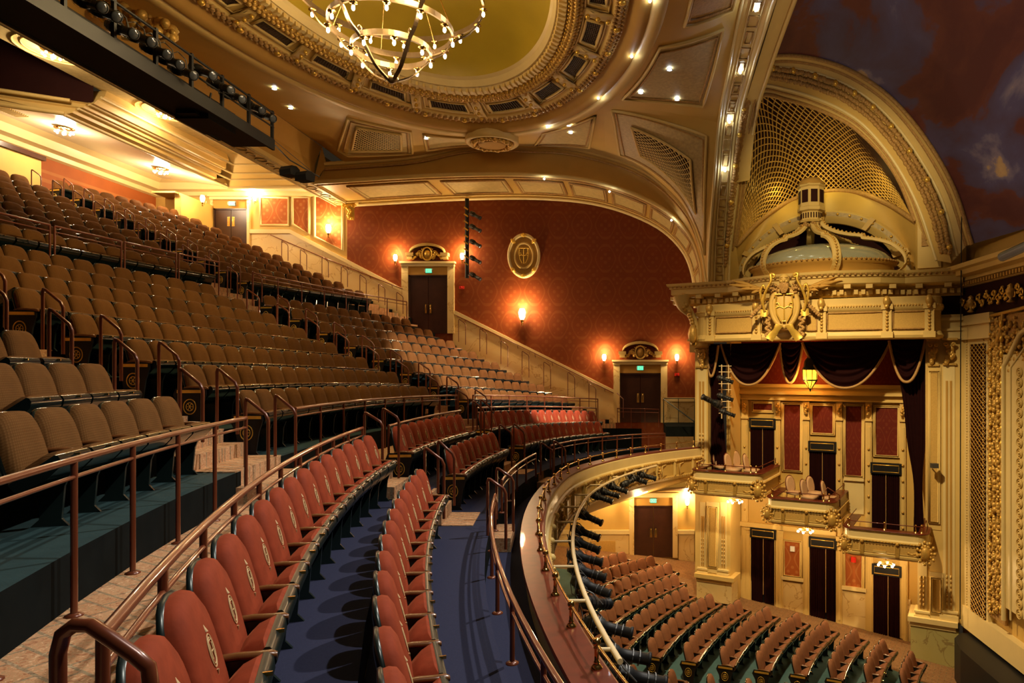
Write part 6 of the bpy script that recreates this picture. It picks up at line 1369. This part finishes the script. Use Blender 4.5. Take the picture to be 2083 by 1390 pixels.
# arch recess behind the crown
def arcpt(r, a, q, zc=2.9): return B(bs(1668, 1.2)+r*math.cos(a), q, zc+r*.82*math.sin(a))
AA = [PI*i/40 for i in range(41)]
t = root('arch_recess', 'lamp-studded round arch moulding behind the crown canopy', 'arch', tuple(arcpt(2.5, PI/2, 1.2)))
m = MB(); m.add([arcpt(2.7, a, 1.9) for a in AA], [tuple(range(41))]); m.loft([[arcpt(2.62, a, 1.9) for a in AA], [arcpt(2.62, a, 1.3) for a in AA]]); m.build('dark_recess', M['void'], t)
m = MB(); m.loft([[arcpt(r, a, q) for a in AA] for r, q in ((2.60, 1.35), (2.60, 1.15), (2.80, 1.12), (2.83, 1.05), (3.05, 1.05), (3.08, 1.12), (3.14, 1.2))]); m.build('archivolt', M['cream'], t)
m = MB(); m.loft([[arcpt(r, a, 1.04) for a in AA] for r in (2.86, 3.02)]); m.build('olive_band', M['stencil2'], t)
m = MB()
for i in range(22): m.ball(arcpt(2.94, PI*(i+.5)/22, 1.02), .05, 7, 5)
m.build('gilt_stud', M['leaf'], t, kind='stuff')
for k in (22, 55, 88, 120, 150):
    a = math.radians(k); u = math.radians(1.8); m = MB(); m.hexa([arcpt(r, a+e, q) for r in (2.58, 3.12) for q in (.96, 1.1) for e in (-u, u)]); m.build('arch_clasp', M['plaster'], t)
m = MB(); o_ = []
for i, a in enumerate([PI*k/NL for k in range(NL+1)][::-1]): o_.append(arcpt(3.10, a, 1.2))
m.loft([o_, B_]); m.poly([B(bs(1440, .2), .25, 2.9), B(bs(1510, 1.2), 1.1, 2.9), B_[0], LC[1][0], ribR[0]]); struct(m, 'wall_box', M['plaster'])
m = MB(); m.poly([o_[-1], B(bs(1962, .1), .1, 2.9), B(bs(1962, .1), .1, 3.6), LC[0][-1], B_[-1]]); m.poly([B(bs(1868, .05), .05, 2.9), B(bs(1965, 0), .0, 2.9), B(bs(1965, 0), 0, 3.75), B(bs(1868, .05), .05, 4.7)]); struct(m, 'wall_box', M['plaster'])
m = MB(); bbox(m, 1866, 1914, 440, 545, -.04, .1, 1890); struct(m, 'trim_23', M['cream'])
m = MB(); bbox(m, 1874, 1908, 450, 500, -.08, 0, 1890); struct(m, 'trim_23', M['carved'])

# ------------------------------------------------------------------ proscenium side, facing the hall
XP = 10.1
def PPt(px, py, x=XP): Y = x*FX/(px-PX); return Vector((x, Y, (PY-py)*Y/FX))
def pbox(m, px0, px1, py0, py1, x=XP, d=.1, c=None):
    Y0, Y1 = x*FX/(px0-PX), x*FX/(px1-PX); Yc = x*FX/((c or (px0+px1)/2)-PX); m.box(x, x+d, Y1, Y0, (PY-py1)*Yc/FX, (PY-py0)*Yc/FX); return m
m = MB(); m.poly([(XP+.12, 14, -10), (XP+.12, 21.4, -10), (XP+.12, 21.4, 4.2), (XP+.12, 14, 4.2)]); struct(m, 'wall_stage', M['plaster'])
t = root('lattice_column', 'tall cream column faced with bronze diamond lattice beside the stage', 'column', tuple(PPt(1988, 1290)))
m = MB(); pbox(m, 1950, 2010, 688, 1262, XP-.05, .2); pbox(m, 1946, 2012, 640, 690, XP-.16, .3); pbox(m, 1944, 2014, 655, 660, XP-.24, .3); pbox(m, 1950, 2083, 1255, 1300, XP-.12, .3, 1990); m.build('shaft', M['pale'], t)
m = MB(); pbox(m, 1974, 2004, 700, 1252, XP-.07, .04); m.build('lattice_back', M['void'], t)
m = MB(); x = XP-.09; ya, yb = x*FX/(1974-PX), x*FX/(2004-PX); zt_, zb_ = PPt(1988, 700).z, PPt(1988, 1252).z; h_ = ya-yb
k = int((zt_-zb_)/.15)
for i in range(-5, k+1):
    z0 = zb_+i*.15
    for sg in (0, 1):
        a, b = (ya, yb) if sg else (yb, ya); z1 = z0+h_*.69; pa, pb = Vector((x, a, z0)), Vector((x, b, z1))
        lo, hi = max(0, (zb_-z0)/(z1-z0)), min(1, (zt_-z0)/(z1-z0))
        if hi > lo: m.tube([pa.lerp(pb, lo), pa.lerp(pb, hi)], .014, 4, caps=False)
m.build('diamond_lattice', M['gold'], t, kind='stuff')
m = MB()
for x0 in (1971, 2005):
    Y = XP*FX/(x0-PX)
    for j in range(100): m.ball((XP-.07, Y, zb_+.05+j*.082), .025, 5, 4)
m.build('bead_moulding', M['cream'], t, kind='stuff')
t = root('gilt_leaf_band', 'gilded carved leaf band of the stage frame', 'moulding', tuple(PPt(2025, 1250)))
m = MB(); pbox(m, 2010, 2044, 640, 1262, XP-.02, .1); m.build('ground', M['carved'], t)
m = MB(); rng = random.Random(8); m3 = MB()
for j in range(118):
    y = 650+j*5.1
    for k in range(4): px = 2014+k*8+rng.uniform(-2, 2); p = PPt(px, y, XP-.08); m.ball(p, rng.uniform(.045, .085), 6, 4, (1, 1, 1.2))
    if j % 6 == 0: m3.ball(PPt(2014, y, XP-.16), .05, 6, 4); m3.ball(PPt(2037, y+9, XP-.14), .06, 6, 4, (1, 1, 1.8))
m.build('leaves', M['gold'], t, kind='stuff'); m3.build('gilt_rosette', M['leaf'], t, kind='stuff')
t = root('ivory_roundel_band', 'ivory stage frame strip with a chain of carved roundels', 'moulding', tuple(PPt(2065, 1280)))
m = MB(); pbox(m, 2040, 2130, 720, 1262, XP-.12, .2); m.build('ground', M['pale'], t)
m = MB(); m.tube([PPt(2042, 1262, XP-.14), PPt(2042, 745, XP-.14), PPt(2056, 720, XP-.14), PPt(2075, 680, XP-.14), PPt(2100, 660, XP-.14)], .07, 8); m.tube([PPt(2056, 1262, XP-.13), PPt(2056, 748, XP-.13), PPt(2090, 700, XP-.13)], .03, 6); m.build('roll_moulding', M['pale'], t)
for j in range(25):
    c = PPt(2073, 758+j*20.5, XP-.14); m = MB()
    for r_ in (.125, .075): m.tube([c+Vector((0, r_*math.cos(2*PI*i/14), r_*math.sin(2*PI*i/14))) for i in range(14)], .018, 4, True)
    m.ball(c, .04, 6, 4); m.build('roundel', M['cream'], t)
t = root('stage_frieze', 'dark frieze with gilt urns and scrolls above the stage column', 'frieze', tuple(PPt(2000, 640)))
m = MB(); pbox(m, 1946, 2140, 560, 640, XP-.05, .2, 1990); m.build('ground', M['void'], t)
for i, (x0, y0, k_) in enumerate(((1975, 622, 1.), (2056, 600, 1.15))):
    c = PPt(x0, y0, XP-.18); m = MB(); m.lathe([(.05, -.20), (.11, -.18), (.03, -.1), (.12, .02), (.13, .14), (.06, .2), (.09, .24), (.02, .30)], c, 10); m.build('urn', M['gold'], t)
m = MB(); rng = random.Random(6)
for i in range(16):
    px = 1958+i*8; c = PPt(px, 622-i*2.2+(6 if i % 2 else -6), XP-.14); m.tube([c+Vector((0, .12*math.cos(a)*(1-a/9), .12*math.sin(a)*(1-a/9))) for a in [k*.6 for k in range(13)]], .025, 5)
    for k in range(3): m.ball(c+Vector((0, rng.uniform(-.1, .1), rng.uniform(-.15, .15))), .05, 5, 4)
m.build('gilt_scrolls', M['leaf'], t, kind='stuff')
t = root('stage_cornice', 'raking dentilled cornice above the stage frieze', 'cornice', (XP-.5, 19, 2.4))
prof_ = [(0, 2.40), (-.10, 2.44), (-.10, 2.58), (-.20, 2.60), (-.20, 2.70), (-.45, 2.74), (-.50, 2.86), (-.62, 2.90), (-.64, 3.02), (0, 3.1)]
m = MB(); m.loft([[Vector((XP+dx, y, z)) for y in (21.3, 14)] for dx, z in prof_], smooth=False); m.build('corona', M['cream'], t)
m = MB()
for i in range(44): y = 21.0-i*.15; m.box(XP-.2, XP-.1, y-.04, y+.04, 2.46, 2.57); 
for i in range(52): m.ball((XP-.58, 21.0-i*.13, 2.94), .045, 5, 4)
m.build('dentils', M['gold'], t, kind='stuff')
m = MB(); m.poly([PPt(1960, 640, XP-.02), PPt(2140, 640, XP-.02), PPt(2140, 760, XP-.02), PPt(1960, 760, XP-.02)][:0] or [PPt(2010, 640, XP-.03), PPt(2083, 635, XP-.03), PPt(2083, 700, XP-.03), PPt(2045, 720, XP-.03), PPt(2010, 720, XP-.03)]); struct(m, 'trim_24', M['carved'])
m = MB(); m.tube(spline([PPt(2040, 636, XP-.1), PPt(2038, 665, XP-.1), PPt(2028, 695, XP-.1), PPt(2008, 718, XP-.1)], 10), .05, 6); m.tube([PPt(2008, 645, XP-.1), PPt(2100, 622, XP-.1)], .05, 6); struct(m, 'trim_24', M['gold'])
m = MB(); rng = random.Random(12)
for i in range(150): px, py = rng.uniform(2010, 2090), rng.uniform(640, 735); 
for i in range(150):
    px, py = rng.uniform(2012, 2090), rng.uniform(645, 760)
    if (px-2010)+(py-640)*.9 < 165: m.ball(PPt(px, py, XP-.08), rng.uniform(.04, .075), 5, 4)
m.build('trim_24', M['gold'], kind='stuff')
m = MB(); a = PPt(2038, 523, XP-2.2); m.tube([a, a+Vector((.1, -2.5, .25))], .10, 10); m.build('ceiling_pipe', M['steel'], label='thick grey tube entering the picture beside the stage cornice', cat='tube')
m = MB(); m.tube([PPt(1956, 440, XP-.5), PPt(1954, 700, XP-.5), PPt(1953, 1260, XP-.5)], .016, 5); m.build('hanging_cable', M['black'], label='thin black cable hanging down beside the stage column', cat='cable')
# stage apron
m = MB(); pts = [Vector((9.75, 20.6, 0)), Vector((9.40, 20.2, 0)), Vector((9.2, 19.4, 0)), Vector((9.2, 18.3, 0)), Vector((9.2, 17, 0)), Vector((9.2, 12, 0)), Vector((16, 12, 0)), Vector((16, 20.6, 0))]
m.poly([p+Vector((0, 0, -9.6)) for p in pts], (0, 0, 1.65)); m.build('stage_apron', M['black'], label='black curved stage apron in the lower right corner', cat='stage')

# ------------------------------------------------------------------ stalls floor and seats
m = MB(); m.grid(lambda u, v: Vector((-10+20*u, 5+25*v, FL(-10+20*u))), 4, 4, False); struct(m, 'floor', M['carpet_dim'])
def slabf(pts, mat, dz=.012): m = MB(); m.poly([Vector((x, y, FL(x)+dz)) for x, y in pts]); return struct(m, 'floor', M[mat])
OX, OY = 19.0, 12.0
def oarc(x18, y): R = math.hypot(OX-x18, 18.3-OY); return OX-math.sqrt(R*R-(y-OY)**2)
yend = {-6: 26.2, -5: 26.2, -4: 26.3, -3: 26.2, -2: 25.5, -1: 24.2, 0: 22.9, 1: 22.5, 2: 22.2, 3: 21.9, 4: 21.6, 5: 21.2, 6: 20.8, 7: 20.2, 8: 19.5}
far_ = [(oarc(-.11+.95*j-.55, yend[j]+.1), yend[j]+.1) for j in range(-6, 9)]
def strip_floor(y0, ys_, x18a, x18b):
    m = MB(); m.loft([[Vector((oarc(x18a+(x18b-x18a)*i/24, y0 if e == 0 else interp(ys_, x18a+(x18b-x18a)*i/24)), FL(oarc(x18a+(x18b-x18a)*i/24, y0 if e == 0 else interp(ys_, x18a+(x18b-x18a)*i/24)))+.012)) for i in range(25)] for e in (0, 1)], smooth=False); struct(m, 'floor', M['tealc'])
M['teals'] = pm('teal_stalls_floor', (.07, .15, .17), .7, var=.2, scale=6, **{'Specular IOR Level': .2})
m = MB(); rows_ = []
for i in range(31):
    x18 = -6.4+14.6*i/30; ye = interp([(-.11+.95*j, yend[j]) for j in range(-6, 9)], x18)
    rows_.append([Vector((oarc(x18, y), y, FL(oarc(x18, y))+.014)) for y in [17.6+(ye-17.6)*k/6 for k in range(7)]])
m.loft(rows_, smooth=False); struct(m, 'floor', M['teals'])
m = MB(); rows_ = []
for i in range(31):
    x18 = -6.4+14.6*i/30; rows_.append([Vector((oarc(x18, y), y, FL(oarc(x18, y))+.014)) for y in (10, 13, 16.6)])
m.loft(rows_, smooth=False); struct(m, 'floor', M['teals'])
for j in range(-6, 9):
    x18 = -.11+.95*j; R = math.hypot(OX-x18, 18.3-OY)+.25
    for b, (y0, y1) in enumerate(((17.75, yend[j]), (12.2, 16.5))):
        ss = arc_seats(R, y0, y1, .56, OX, OY)
        if b: ss = ss[::-1]
        for i, (x, y, a) in enumerate(ss):
            z = FL(x)
            if not inframe(x, y, z+.9, 10) or (x < -2.9): continue
            hid = proj((x, y, z+.9))
            if hid[0] < 1170: continue
            put_seat('orch', 1 if (i == 0 and b == 0) else 0, (x, y, z), a, f'rose-brown stalls seat, {ordn(i+1)} from the cross aisle, {ordn(9-j)} row from the stage, {"far" if b == 0 else "near"} block', 'stalls seats')
# soffit below the balcony
m = MB(); m.loft([[P(RL(y)+.3, y, ZL(y)-1.08) for y in ysl], [P(27.5, y, -4.7-.6*dip(y)) for y in ysl], [P(31, y, -5.0-.4*dip(y)) for y in ysl]]); m.poly([P(24.6, 25.2, -4.35), P(28.5, 25.2, -4.9), Vector((-3.5, DW, -5.35)), Vector((2.7, DW, -5.35))]); struct(m, 'ceiling', M['plaster'])
for x, y in ((1250, 1000), (1290, 985), (1215, 1020)):
    c = W(x, y, 27.0 if x > 1240 else 25); lamp('POINT', c+Vector((0, .2, -.35)), 60, (1, .68, .32), .12)
m = MB(); c = W(1302, 996, 24.5); m.ball(c, .32, 16, 8, (1, 1, .45)); m.build('bowl_lamp', M['glow'], label='glowing bowl lamp under the far end of the balcony', cat='ceiling light'); lamp('POINT', c+Vector((0, .2, -.4)), 110, (1, .68, .34), .15)

# warm point lamps added along the arch to brighten the lattice, no real fittings
for u_, e_ in ((.25, 12), (.5, 16), (.75, 12)):
    k_ = int(u_*NL); p = B_[k_]+Vector((-.1, -.55, .35)); lamp('POINT', p, e_, (1, .80, .22), .1)
lamp('SPOT', (3.9, 15.5, 6.5), 1500, (1, .76, .36), .2, tuple(W(1700, 420, 22.5)), math.radians(60), .8)  # added spot in mid-air, lifts the lattice niche
lamp('SPOT', (4.5, 10.5, -1.0), 900, (1, .84, .66), .3, (7.5, 16, 7.5), math.radians(70), .8)  # added spot in mid-air, lifts the mural from below
